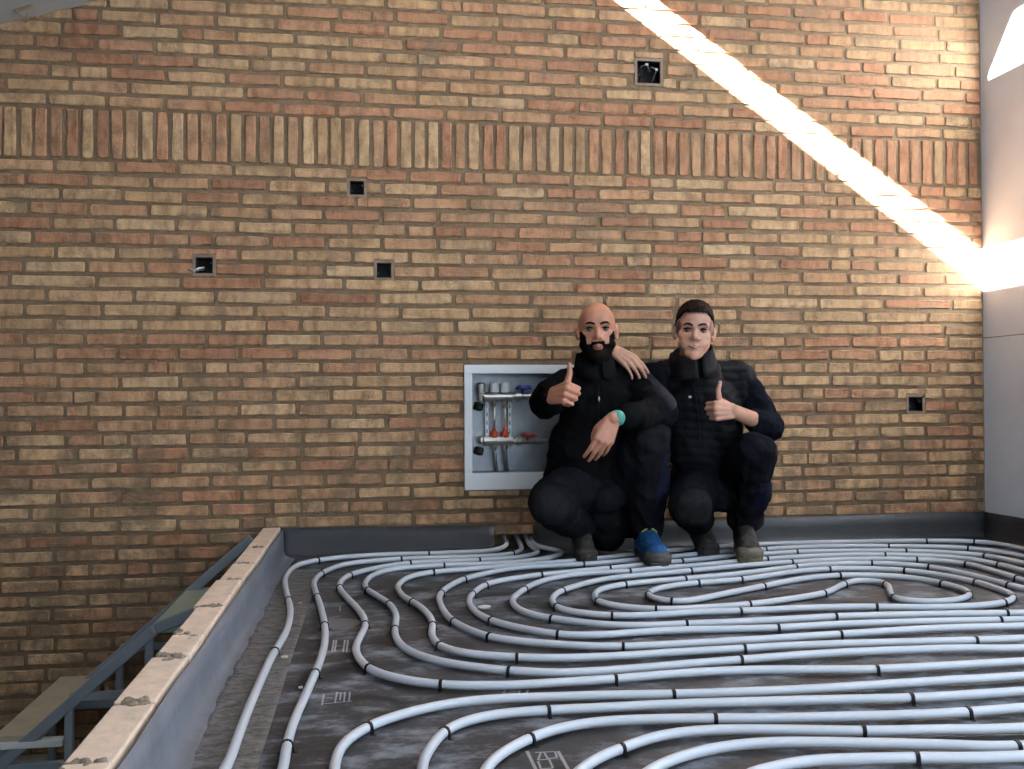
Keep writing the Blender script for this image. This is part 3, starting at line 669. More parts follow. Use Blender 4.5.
for y0, xe, hx, hy, hm, lab in ((396, 536, 523, 389.5, M_blue, 'blue butterfly handle'), (441.5, 547, 528, 436.5, M_dred, 'dark red butterfly handle')):
    a, b = w(513, y0), w(xe, y0+1.5); L_ = b.x-a.x
    bm = bmesh.new(); bm_lathe(bm, (a.x, MY, a.z), (1, 0, 0), [(0, .012), (.012, .012), (.014, .019), (.040, .019), (.046, .013), (L_*.62, .013), (L_*.64, .016), (L_*.8, .016), (L_*.82, .011), (L_, .011)], 12)
    bmesh.ops.recalc_face_normals(bm, faces=bm.faces); v_ = mesh_bm('ball_valve', bm, M_chrome, man)
    h = w(hx, hy); bm = bmesh.new()
    bm_tube(bm, [(h.x-.036, MY-.022, h.z+.004), (h.x-.02, MY-.026, h.z+.012), (h.x, MY-.022, h.z+.003), (h.x+.02, MY-.026, h.z+.012), (h.x+.036, MY-.022, h.z+.004)], [.008, .011, .010, .011, .008], 10)
    bm_tube(bm, [(h.x-.004, MY-.02, h.z), (h.x-.004, MY-.004, a.z+.006)], .007, 8)
    bmesh.ops.recalc_face_normals(bm, faces=bm.faces); o = mesh_bm('valve_handle', bm, hm, v_, True); o['label'] = lab
for k in (0, 1):
    q_ = w(494.3+10.8*k, 441)
    tube_obj('drop_pipe', [(q_.x, MY, q_.z-.04), (q_.x+.004, MY+.01, fz0+.06), (q_.x+.012, MY+.012, fz0+.001)], .0085, M_zinc, man, 8)

# ------------------------------------------------------------------ flush electrical boxes
blabels = ['largest black wall box, below the sunlit stripe', 'small empty black wall box just below the upright-brick band', 'black wall box with grey wires poking out of its lower left corner',
           'small empty black wall box left of the cabinet top, clear of any wires', 'small black wall box low down near the white wall']
for i, b in enumerate(BOXES):
    x0, x1, z0, z1_ = b['x0'], b['x1'], b['z0'], b['z1']
    e = empty('junction_box', ((x0+x1)/2, 0, z0)); tag(e, blabels[i], 'wall box', 'flush electrical boxes in the brick wall')
    bm = bmesh.new(); t = .003; dpt = .05
    for a, c in (((x0, -.006, z0), (x0+t, dpt, z1_)), ((x1-t, -.006, z0), (x1, dpt, z1_)), ((x0, -.006, z0), (x1, dpt, z0+t)), ((x0, -.006, z1_-t), (x1, dpt, z1_)), ((x0, dpt, z0), (x1, dpt+t, z1_))): bm_box(bm, a, c)
    mesh_bm('box_shell', bm, M_black, e)
    bm = bmesh.new(); m = .013
    for a, c in (((x0-m, -.0065, z0-m), (x0-.0005, .010, z1_+m)), ((x1+.0005, -.0065, z0-m), (x1+m, .010, z1_+m)), ((x0-.0005, -.0065, z0-m), (x1+.0005, .010, z0-.0005)), ((x0-.0005, -.0065, z1_+.0005), (x1+.0005, .010, z1_+m))): bm_box(bm, a, c)
    mesh_bm('render_surround', bm, M_patch, e)
    s = (x1-x0)
    for q in (-1, 1):
        box_obj('screw_lug', ((x0+x1)/2+q*s*.38-.004, .001, (z0+z1_)/2+q*.012-.004), ((x0+x1)/2+q*s*.38+.004, .012, (z0+z1_)/2+q*.012+.004), M_soled, e)
    if i == 0:
        cx, cz = (x0+x1)/2, (z0+z1_)/2
        tube_obj('wire', [(cx-.03, .045, cz+.02), (cx-.035, .01, cz+.03), (cx-.008, -.004, cz+.038), (cx+.01, .02, cz+.01)], .0035, M_zinc, e, 6)
        tube_obj('wire', [(cx+.03, .045, cz-.03), (cx+.035, .01, cz+.0), (cx+.038, -.006, cz+.016), (cx+.015, .01, cz+.03)], .0035, M_zinc, e, 6)
        tube_obj('wire', [(cx-.04, .045, cz-.04), (cx-.04, .005, cz-.02), (cx-.03, 0, cz+.01)], .0035, M_black, e, 6)
        box_obj('wire_end', (cx-.016, -.006, cz+.033), (cx-.002, .002, cz+.043), M_wplast, e, .002)
        box_obj('wire_end', (cx+.032, -.008, cz+.010), (cx+.044, .0, cz+.020), M_wplast, e, .002)
    if i == 2:
        tube_obj('wire', [(x0+.03, .03, z0+.02), (x0+.01, -.006, z0+.012), (x0-.012, -.022, z0+.010), (x0-.03, -.026, z0+.016)], .005, M_zinc, e, 8)
        tube_obj('wire', [(x0+.03, .03, z0+.03), (x0+.012, -.006, z0+.022), (x0-.008, -.018, z0+.004)], .004, M_wplast, e, 8)
    if i == 4:
        tube_obj('wire', [(x1-.02, .03, z1_-.02), (x1-.006, -.01, z1_-.006), (x1+.006, -.018, z1_+.012)], .004, M_soled, e, 8)

# metal hanger at the ceiling edge, top left
h = onY(22, 8, -.12)
hg = empty('ceiling_hanger', (h.x, -.12, h.z)); tag(hg, 'small shiny metal hanger bracket under the ceiling edge at top left', 'bracket')
zc = roofz(h.x)
def hbar(nm, p, q, w_, t):
    p, q = Vector(p), Vector(q); d = (q-p).normalized(); s = Vector((0, 1, 0)); v = d.cross(s); bm = bmesh.new()
    vs = [bm.verts.new(e+s*a*w_/2+v*b*t/2) for e in (p, q) for a, b in ((-1, -1), (1, -1), (1, 1), (-1, 1))]
    for f in ((0, 1, 2, 3), (4, 7, 6, 5), (0, 4, 5, 1), (1, 5, 6, 2), (2, 6, 7, 3), (3, 7, 4, 0)): bm.faces.new([vs[i] for i in f])
    bmesh.ops.recalc_face_normals(bm, faces=bm.faces); return mesh_bm(nm, bm, M_chrome, hg)
hbar('strap', (h.x-.035, -.1, zc-.012), (h.x+.05, -.1, zc+.018), .03, .004)
hbar('hook', (h.x-.03, -.1, zc-.012), (h.x+.005, -.1, zc-.055), .03, .005)
hbar('hook_end', (h.x+.005, -.1, zc-.055), (h.x+.02, -.1, zc-.03), .03, .005)

# ------------------------------------------------------------------ people
def cap_arr(p0, r0, p1, r1, seg=14, hem=4):
    p0, p1 = np.array(p0, float), np.array(p1, float); t = p1-p0; L = np.linalg.norm(t); t = t/(L+1e-9)
    u = np.array((0, 0, 1.)) if abs(t[2]) < .9 else np.array((1., 0, 0)); s = np.cross(t, u); s /= np.linalg.norm(s); v = np.cross(s, t)
    rings = []
    for k in range(hem): a = math.pi/2*(k/hem); rings.append((p0-t*r0*math.cos(a), r0*math.sin(a)))
    rings.append((p0, r0)); rings.append((p1, r1))
    for k in range(1, hem+1): a = math.pi/2*(k/hem); rings.append((p1+t*r1*math.sin(a), r1*math.cos(a)))
    V = []; Fc = []
    for c, r in rings:
        r = max(r, 1e-5)
        for k in range(seg): a = 2*math.pi*k/seg; V.append(c+(s*math.cos(a)+v*math.sin(a))*r)
    for i in range(len(rings)-1):
        for k in range(seg): Fc.append((i*seg+k, i*seg+(k+1) % seg, (i+1)*seg+(k+1) % seg, (i+1)*seg+k))
    Fc.append(tuple(range(seg))[::-1]); n = (len(rings)-1)*seg; Fc.append(tuple(n+k for k in range(seg)))
    return np.array(V), Fc
def ell_arr(c, r, R=None):
    V, Fc = cap_arr((0, 0, -1e-4), 1, (0, 0, 1e-4), 1, 18, 7)
    V = V*np.array(r)
    if R is not None: V = V @ np.array(R).T
    return V+np.array(c), Fc
def blob(shapes, voxel, smooth_it=3, name='tmp'):
    """Union of closed shapes -> one continuous surface."""
    V, F = [], []; n = 0
    for s in shapes:
        v, f = cap_arr(*s[1:]) if s[0] == 'c' else ell_arr(*s[1:])
        V.append(v); F += [tuple(i+n for i in q) for q in f]; n += len(v)
    me = bpy.data.meshes.new(name); me.from_pydata(np.concatenate(V).tolist(), [], F)
    bm = bmesh.new(); bm.from_mesh(me); bmesh.ops.recalc_face_normals(bm, faces=bm.faces); bm.to_mesh(me); bm.free()
    o = bpy.data.objects.new(name, me); COL.objects.link(o)
    m = o.modifiers.new('r', 'REMESH'); m.mode = 'VOXEL'; m.voxel_size = voxel
    if smooth_it:
        m2 = o.modifiers.new('s', 'SMOOTH'); m2.iterations = smooth_it; m2.factor = .5
    dg = bpy.context.evaluated_depsgraph_get(); dg.update()
    res = bpy.data.meshes.new_from_object(o.evaluated_get(dg)); res.name = name
    bpy.data.objects.remove(o); bpy.data.meshes.remove(me)
    return res
def co(me):
    a = np.empty(len(me.vertices)*3); me.vertices.foreach_get('co', a); return a.reshape(-1, 3)
def no(me):
    a = np.empty(len(me.vertices)*3); me.vertices.foreach_get('normal', a); return a.reshape(-1, 3)
def setco(me, a): me.vertices.foreach_set('co', a.ravel()); me.update()
def folds(me, amp, sc, seed=0, stretch=(1, 1, 1)):
    a, n = co(me), no(me); st = Vector(stretch); o = Vector((seed*3.1, seed*1.7, seed))
    d = np.array([mnoise.fractal(Vector((p[0]*st.x, p[1]*st.y, p[2]*st.z))*sc+o, 1.0, 2.2, 3) for p in a])
    r = np.array([abs(mnoise.noise(Vector((p[0]*st.x, p[1]*st.y, p[2]*st.z))*sc*1.5+o*2)) for p in a])
    setco(me, a+n*(amp*(d*.7+(.35-r)*1.1))[:, None])
def finish(me, name, mat, parent=None):
    me.polygons.foreach_set('use_smooth', [True]*len(me.polygons)); me.materials.clear(); me.materials.append(mat); me.name = name
    return link(name, me, None, parent) if not mat else link(name, me, mat, parent)
def V3(*a): return np.array(a, float)
def P(x, y, Y): return np.array(onY(x, y, Y))
def unit(v): v = np.array(v, float); return v/np.linalg.norm(v)

class Head:
    def __init__(s, c, yaw=0, tilt=0, pitch=0, sc=1.0):
        # local axes: x image-right, y back, z up
        R = Matrix.Rotation(yaw, 3, 'Z') @ Matrix.Rotation(tilt, 3, 'Y') @ Matrix.Rotation(pitch, 3, 'X')
        s.R = np.array(R); s.c = np.array(c, float); s.sc = sc
    def w(s, x, y, z): return s.c+s.R @ (np.array((x, y, z))*s.sc)
    def loc(s, a): return ((a-s.c) @ s.R)/s.sc
    def shapes(s, chub=1.0, jaw=1.0):
        S = []; sc = s.sc
        E_ = lambda c, r: S.append(('e', s.w(*c), np.array(r)*sc, s.R))
        C_ = lambda a, ra, b, rb: S.append(('c', s.w(*a), ra*sc, s.w(*b), rb*sc))
        E_((0, .016, .030), (.076, .094, .088)); E_((0, -.020, -.025), (.063*chub, .066, .078)); E_((0, -.030, -.068), (.053*chub*jaw, .054, .046))
        E_((0, -.030, .045), (.064, .058, .055))
        E_((0, -.074, -.096), (.024*jaw, .018, .020))
        for q in (-1, 1):
            C_((q*.055*chub*jaw, .0, -.052), .016, (q*.020*jaw, -.060, -.092), .018)
            E_((q*.042*chub, -.046, -.018), (.024, .024, .022))
            E_((q*.030, -.050, -.048), (.030*chub, .028, .030))
            C_((q*.012, -.079, .027), .011, (q*.046, -.066, .025), .010)
            E_((q*.0125, -.089, -.030), (.0085, .010, .008))
            E_((q*.079, .014, -.004), (.009, .019, .031)); E_((q*.075, .004, -.022), (.008, .012, .014))
        C_((0, -.078, .016), .0085, (0, -.099, -.024), .0125)
        C_((-.019, -.078, -.056), .006, (.019, -.078, -.056), .006); E_((0, -.083, -.0555), (.016, .008, .006)); E_((0, -.081, -.066), (.017, .009, .0075))
        C_((0, .034, -.06), .052, (0, .045, -.16), .058)
        return S
    def carve(s, a):
        L = s.loc(a); d = np.zeros(len(a))
        for q in (-1, 1):
            r2 = ((L[:, 0]-q*.031)/.0155)**2+((L[:, 2]-.008)/.0105)**2
            d += np.where(L[:, 1] < -.03, .0125*np.exp(-r2), 0)
        m = np.exp(-((L[:, 0])/.023)**2-((L[:, 2]+.0605)/.0022)**2)*np.where(L[:, 1] < -.05, .004, 0)
        return a+(s.R @ np.array((0, 1, 0)))[None]*((d+m)*s.sc)[:, None]

def relax_head(me, H, it=14):
    a = co(me); L = H.loc(a); e = np.empty(len(me.edges)*2, dtype=np.int64); me.edges.foreach_get('vertices', e); e = e.reshape(-1, 2)
    w = ((np.abs(L[:, 0]) < .15) & (np.abs(L[:, 1]) < .15) & (L[:, 2] > -.12)).astype(float)
    nose = np.exp(-(L[:, 0]/.022)**2-((L[:, 2]+.018)/.03)**2)*(L[:, 1] < -.075); lipz = np.exp(-(L[:, 0]/.03)**2-((L[:, 2]+.061)/.014)**2)*(L[:, 1] < -.06)
    ear = (np.abs(L[:, 0]) > .072) & (np.abs(L[:, 1]-.01) < .035) & (np.abs(L[:, 2]) < .045)
    w *= 1-np.clip(nose*.9+lipz*.75+ear*.7, 0, 1); n = np.zeros(len(a)); np.add.at(n, e[:, 0], 1); np.add.at(n, e[:, 1], 1)
    for _ in range(it):
        b = np.zeros_like(a); np.add.at(b, e[:, 0], a[e[:, 1]]); np.add.at(b, e[:, 1], a[e[:, 0]])
        a = a+(b/n[:, None]-a)*(w*.6)[:, None]
    setco(me, a)
def hand(wrist, X, Y, right, pose, sc=1.0):
    """palm, four fingers with three joints each, thumb; X along the fingers, Y to the thumb side."""
    X = unit(X); Y = np.array(Y, float); Y = unit(Y-X*X.dot(Y)); Z = np.cross(X, Y)*(1 if right else -1)
    wl = lambda p: np.array(wrist)+(X*p[0]+Y*p[1]+Z*p[2])*sc
    S = []; K = [(.088, .029, .0), (.092, .009, .003), (.087, -.011, .001), (.079, -.030, -.004)]
    Ls = [(.043, .027, .021), (.047, .030, .022), (.043, .028, .022), (.034, .021, .019)]
    rd = [.0094, .0096, .0090, .0080]
    for k, r in zip(K, (.0125, .013, .0125, .0115)):
        S.append(('c', wl((.008, k[1]*.55, 0)), .0165*sc, wl((k[0], k[1], k[2])), r*sc))
    S.append(('c', wl((.02, .018, -.006)), .0165*sc, wl((.055, .030, -.008)), .014*sc))
    S.append(('c', wl((.02, -.016, -.008)), .014*sc, wl((.06, -.024, -.008)), .012*sc))
    curl = {'fist': (82, 95, 60), 'relax': (22, 24, 16), 'drape': (24, 18, 12)}[pose]
    for i, (k, L, r) in enumerate(zip(K, Ls, rd)):
        ang = 0; p = np.array(k); sp = (.05, .01, -.03, -.07)[i] if pose != 'fist' else 0
        cc = curl if pose == 'fist' else tuple(c*(1+.12*i) for c in curl)
        for j in range(3):
            ang += math.radians(cc[j]); d = np.array((math.cos(ang), math.sin(sp)*max(0, math.cos(ang)), -math.sin(ang)))
            q = p+d*L[j]; S.append(('c', wl(p), r*(1-.07*j)*sc, wl(q), r*(1-.07*(j+1))*sc)); p = q
    if pose == 'fist': T = [(.022, .026, -.012), (.058, .044, -.016), (.066, .082, -.012), (.060, .112, -.006)]
    elif pose == 'relax': T = [(.022, .024, -.010), (.056, .046, -.018), (.086, .054, -.024), (.110, .052, -.028)]
    else: T = [(.022, .024, -.012), (.050, .036, -.026), (.076, .034, -.036), (.096, .026, -.040)]
    for a, b, ra, rb in zip(T, T[1:], (.0145, .0118, .0105), (.0118, .0108, .0082)): S.append(('c', wl(a), ra*sc, wl(b), rb*sc))
    return S
def limb(pts, rads): return [('c', a, ra, b, rb) for a, ra, b, rb in zip(pts, rads, pts[1:], rads[1:])]

def shell(me, mask, offs, name, mat, parent, thick=.004):
    """hair / beard: the part of the head surface under `mask`, lifted along its normals."""
    a, n = co(me), no(me); keep = {}; vs = []; fs = []
    for p in me.polygons:
        if all(mask[i] for i in p.vertices):
            f = []
            for i in p.vertices:
                if i not in keep: keep[i] = len(vs); vs.append(tuple(a[i]+n[i]*offs[i]))
                f.append(keep[i])
            fs.append(f)
    m = bpy.data.meshes.new(name); m.from_pydata(vs, [], fs)
    m.polygons.foreach_set('use_smooth', [True]*len(m.polygons))
    o = link(name, m, mat, parent); s = o.modifiers.new('body', 'SOLIDIFY'); s.thickness = thick; s.offset = -1
    return o
def face_bits(h, body, brow_dz=0, brow_w=.006):
    for q in (-1, 1):
        me = blob([('e', h.w(q*.031, -.0625, .0075), (.0135*h.sc, .0125*h.sc, .0125*h.sc), h.R)], .0018, 2)
        e = finish(me, 'eye', M_eye, body)
        me = blob([('e', h.w(q*.031, -.0735, .0065), (.0068*h.sc, .0026*h.sc, .0068*h.sc), h.R)], .0009, 1)
        finish(me, 'iris', M_iris, e)
        lid = [h.w(q*.031+dx, -.0735+abs(dx)*.25, .0135-abs(dx)*.22) for dx in (-.014, -.007, 0, .007, .014)]
        finish(blob(limb(lid, [.0022, .0038, .0042, .0038, .0022]), .0012, 1), 'upper_lid', M_beard, body)
        br = [h.w(q*x, y, z+brow_dz) for x, y, z in ((.012, -.0905, .026), (.024, -.0885, .031), (.037, -.0815, .032), (.050, -.068, .026))]
        finish(blob(limb(br, [brow_w*.7, brow_w, brow_w*.9, brow_w*.4]), .0016, 1), 'eyebrow', M_hair, body)

def shoe(parent, ankle, toe, name, mats, k=1.0, heel_up=0.0, z0=.006):
    """low shoe: upper, toe cap, sole, laces."""
    ax = np.array(ankle, float); t = np.array(toe, float); d = unit((t[0]-ax[0], t[1]-ax[1], 0)); sd = np.array((-d[1], d[0], 0))
    g = lambda f, s_, z: np.array((ax[0], ax[1], 0))+d*f+sd*s_+np.array((0, 0, z+z0+max(0, .10-f)*heel_up))
    L = np.linalg.norm((t-ax)[:2])
    g0 = g; g = lambda f, s_, z: g0(f, s_*k, z*k)
    U = [('c', g(-.035, 0, .05), .042*k, g(.05, 0, .052), .043*k), ('c', g(.05, 0, .050), .043*k, g(L-.05, 0, .040), .038*k), ('c', g(-.03, 0, .06), .041*k, g(-.012, 0, .125), .046*k), ('c', g(.03, 0, .085), .036*k, g(L*.55, 0, .052), .034*k)]
    um = blob(U, .005, 4); folds(um, .004, 26, 3); up = finish(um, name, mats[0], parent)
    cm = blob([('e', g(L-.045, 0, .030), (.050*k, .050*k, .030*k)), ('c', g(L-.06, -.02, .028), .029*k, g(L-.06, .02, .028), .029*k)], .005, 3)
    finish(cm, 'toe_cap', mats[1], up)
    prof = [(-.078, .022), (-.07, .034), (-.03, .038), (.05, .036), (L-.07, .047), (L-.03, .045), (L-.006, .030), (L+.004, .010)]
    bm = bmesh.new(); ol = [(f, s_) for f, s_ in prof]+[(f, -s_) for f, s_ in reversed(prof)]
    lo_ = [bm.verts.new(g(f, s_, 0)) for f, s_ in ol]; hi_ = [bm.verts.new(g(f, s_*1.04, .024)) for f, s_ in ol]
    bm.faces.new(lo_); bm.faces.new(hi_)
    for i in range(len(ol)): bm.faces.new((lo_[i], lo_[(i+1) % len(ol)], hi_[(i+1) % len(ol)], hi_[i]))
    bmesh.ops.recalc_face_normals(bm, faces=bm.faces)
    me = bpy.data.meshes.new('sole'); bm.to_mesh(me); bm.free(); link('sole', me, mats[2], up)
    for q_ in range(4):
        f = .055+.022*q_; z = .132-.016*q_
        me = blob(limb([g(f, -.026, z-.018), g(f+.004, 0, z+.002), g(f, .026, z-.018)], [.004]*3), .002, 1)
        finish(me, 'lace', mats[3], up)
    return up

def collar(H, parent, mat, prof, cy, cz, drop, side):
    """stand-up collar: lower in front, split by the zip."""
    cb = bmesh.new(); cc = H.c+np.array((0, cy, cz))*H.sc; rings = []; n = 36
    for zz, r in prof:
        rings.append([cb.verts.new(cc+V3(r*math.cos(q)*(1+.03*math.sin(5*q)), r*math.sin(q), zz+(drop*math.sin(q)+side*math.cos(q))*(1 if zz > -.05 else .4)+.004*math.sin(7*q))) for q in np.linspace(-math.pi/2+.10, 1.5*math.pi-.10, n)])
    for A_, B_ in zip(rings, rings[1:]):
        for k in range(n-1): cb.faces.new((A_[k], A_[k+1], B_[k+1], B_[k]))
    bmesh.ops.recalc_face_normals(cb, faces=cb.faces); m_ = bpy.data.meshes.new('collar'); cb.to_mesh(m_); cb.free()
    o = finish(m_, 'collar', mat, parent); s_ = o.modifiers.new('t', 'SOLIDIFY'); s_.thickness = .006
    return o
# ---- man with shaved head and beard (left)
def man_bald():
    H = Head(P(597, 331.5, -.44), yaw=-.20, tilt=-.02, pitch=.02, sc=1.05)
    neck = P(598, 366, -.40); chest = P(598, 402, -.36); belly = P(598, 445, -.34); pel = P(600, 482, -.27)
    rs, re, rw = P(566, 387, -.37), P(544, 403, -.53), P(554, 394.5, -.735)
    ls, le, lw = P(634, 388, -.37), P(661, 413, -.55), P(613, 418.5, -.735)
    rh, rk = P(580, 484, -.28), P(549, 503, -.58); ra = P(581, 540, -.27); ra[2] = .115
    lh, lk = P(617, 484, -.29), P(651, 438, -.56); la = P(647, 540, -.34); la[2] = .11
    S = H.shapes(1.04)
    S += [('c', neck, .055, chest, .10), ('c', rs, .055, ls, .055), ('c', chest, .11, belly, .12), ('c', belly, .12, pel, .12)]
    S += limb([rs, re, rw], [.05, .04, .028])+limb([ls, le, lw], [.05, .04, .028])
    S += limb([rh, rk, ra], [.075, .052, .036])+limb([lh, lk, la], [.075, .052, .036])
    hr_dir = (.42, -.86, .16)
    S += hand(rw+V3(-.012, 0, -.006), hr_dir, (.42, .05, 1), True, 'fist', 1.12)
    S += hand(lw+V3(-.004, 0, -.004), (-.42, -.16, -.90), (-.90, 0, .42), False, 'drape', 1.06)
    me = blob(S, .0035, 3, 'person'); relax_head(me, H); setco(me, H.carve(co(me)))
    body = finish(me, 'person', M_skin1)
    tag(body, 'bald bearded person crouching in a black jacket and giving a thumbs up', 'person', 'two people crouching by the wall')
    a = co(me); L = H.loc(a); x, y, z = np.abs(L[:, 0]), L[:, 1], L[:, 2]
    near = (np.abs(L) < .17).all(1)
    top = -.040+np.clip((x-.030)/.034, 0, 1)*.042; inner = np.clip((top-z)/.03, 0, 1)
    back = .004+np.clip((-.05-z)*.5, 0, .03)
    jaw = (z < top) & (y < back) & (z > -.140) & (x < .0705)
    lips = (x/.019)**2+((z+.0635)/.0095)**2 < 1; nosez = (x < .022) & (z > -.041)
    cheek = (x < .044-np.clip((-.046-z)/.02, 0, 1)*.016) & (z > -.052) & (x > .027)
    mk = near & jaw & ~lips & ~nosez & ~cheek
    of = np.array([.0008+.002*abs(mnoise.noise(Vector(p)*90)) for p in a])+inner*.003+np.clip((-.062-z)/.04, 0, 1)*.016*np.clip(1.1-(x/.07), .25, 1)
    shell(me, mk, of, 'beard', M_beard, body, .005)
    face_bits(H, body, 0, .0052)
    finish(blob([('e', H.w(0, -.0845, -.0635), (.0175, .0065, .0085), H.R)], .0015, 1), 'lips', M_lip, body)
    # jacket
    J = [('c', neck+V3(0, 0, -.012), .085, chest, .125), ('c', rs+V3(.02, 0, .005), .078, ls+V3(-.02, 0, .005), .078), ('c', chest+V3(-.045, -.01, 0), .120, belly+V3(-.04, -.01, 0), .128), ('c', chest+V3(.045, -.01, 0), .120, belly+V3(.04, -.01, 0), .125),
         ('c', belly+V3(-.085, 0, 0), .13, pel+V3(-.115, -.01, .025), .14), ('c', belly+V3(.04, 0, 0), .13, pel+V3(.04, -.02, .0), .135)]
    J += limb([rs, (rs+re)/2+V3(-.006, .01, 0), re, rw+(re-rw)*.18], [.080, .070, .064, .050])
    J += limb([ls, (ls+le)/2, le, lw+(le-lw)*.26], [.080, .072, .068, .048])
    jm = blob(J, .0065, 7); folds(jm, .014, 11, 1, (1, 1, .8)); jacket = finish(jm, 'jacket', M_jacket, body)
    # collar
    collar(H, jacket, M_jacket, ((-.075, .100), (-.035, .089), (.014, .080), (.020, .075), (-.03, .070)), .03, -.112, .024, 0)
    finish(blob(limb([rw+(re-rw)*.14, rw+(re-rw)*.32], [.046, .049]), .004, 3), 'cuff', M_panel, jacket)
    finish(blob(limb([lw+(le-lw)*.26, lw+(le-lw)*.38], [.046, .049]), .004, 3), 'cuff', M_jacket, jacket)
    finish(blob(limb([ls+V3(.035, -.03, .045), ls+V3(.06, -.045, .0), (ls+le)/2+V3(.035, -.035, .02), le+V3(.012, -.03, .035)], [.036, .046, .047, .045]), .006, 4), 'sleeve_panel', M_panel, jacket)
    zp = P(599, 399, -.36-.143)
    finish(blob([('e', zp, (.004, .003, .012))], .0015, 1), 'zip_pull', M_silver, jacket)
    zl = [P(598.5, yy, -.36-.138-(.012 if yy > 400 else 0)) for yy in (384, 400, 420, 440, 458)]
    finish(blob(limb(zl, [.003]*5), .002, 1), 'zip', M_black, jacket)
    # trousers
    T = [('c', pel+V3(-.05, -.02, 0), .14, pel+V3(.05, -.02, 0), .14), ('c', pel+V3(0, -.06, -.02), .10, pel+V3(0, -.10, -.04), .085), ('c', pel+V3(-.01, .0, -.04), .13, P(606, 532, -.20), .085), ('c', P(600, 512, -.22), .09, P(628, 520, -.22), .08)]
    T += limb([rh, (rh+rk)/2+V3(0, 0, .01), rk, (rk+ra)/2, ra+V3(0, 0, .03)], [.115, .102, .088, .075, .062])
    T += limb([lh, (lh+lk)/2, lk, (lk+la)/2+V3(0, .01, 0), la+V3(0, 0, .03)], [.115, .100, .086, .084, .074])
    tm = blob(T, .0065, 7); folds(tm, .015, 10, 4, (1, 1, .7)); tr = finish(tm, 'trousers', M_trous, body)
    kd = np.linalg.norm((co(tm)-(rk+V3(-.01, -.05, -.01)))/np.array((.085, .07, .10)), axis=1); shell(tm, kd < 1, .003+.005*np.clip((1-kd)*4, 0, 1), 'knee_pad', M_knee, tr, .004)
    ta_ = co(tm); shell(tm, (ta_[:, 0] > lk[0]+.028) & (ta_[:, 2] < lk[2]-.06) & (ta_[:, 2] > la[2]+.06) & (ta_[:, 1] < lk[1]+.14) & (ta_[:, 0]-(lk[0]+.028) > (ta_[:, 2]-lk[2]+.06)*.12), np.full(len(ta_), .002), 'side_panel', M_navyp, tr, .003)
    pk = blob([('e', rh+V3(-.115, -.06, -.02), (.035, .05, .05))], .006, 3); folds(pk, .006, 20, 8); finish(pk, 'pocket_flap', M_trous, tr)
    # shoes
    toe = np.array(onZ(660, 571.5, 0)); toe[1] -= .005
    shoe(body, (la[0]-.005, la[1]-.0, 0), toe, 'trainer', (M_shoeb, M_shoeg, M_soled, M_shoey), 1.15, z0=.018)
    shoe(body, (ra[0], ra[1]+.02, 0), (ra[0]-.01, ra[1]-.18, 0), 'trainer', (M_boot, M_boot, M_soled, M_soled), heel_up=.6, z0=.016)
    # watch
    u = unit(le-lw); c0 = lw+u*.022
    ws = blob(limb([c0-u*.005, c0+u*.006], [.0315, .0325]), .0025, 2); wo = finish(ws, 'wristwatch', M_teal, body); wo['label'] = 'teal watch strap'
    dial = c0+V3(.004, -.030, .010)
    finish(blob([('e', dial, (.014, .006, .016))], .002, 2), 'watch_case', M_teal, wo)
    return body
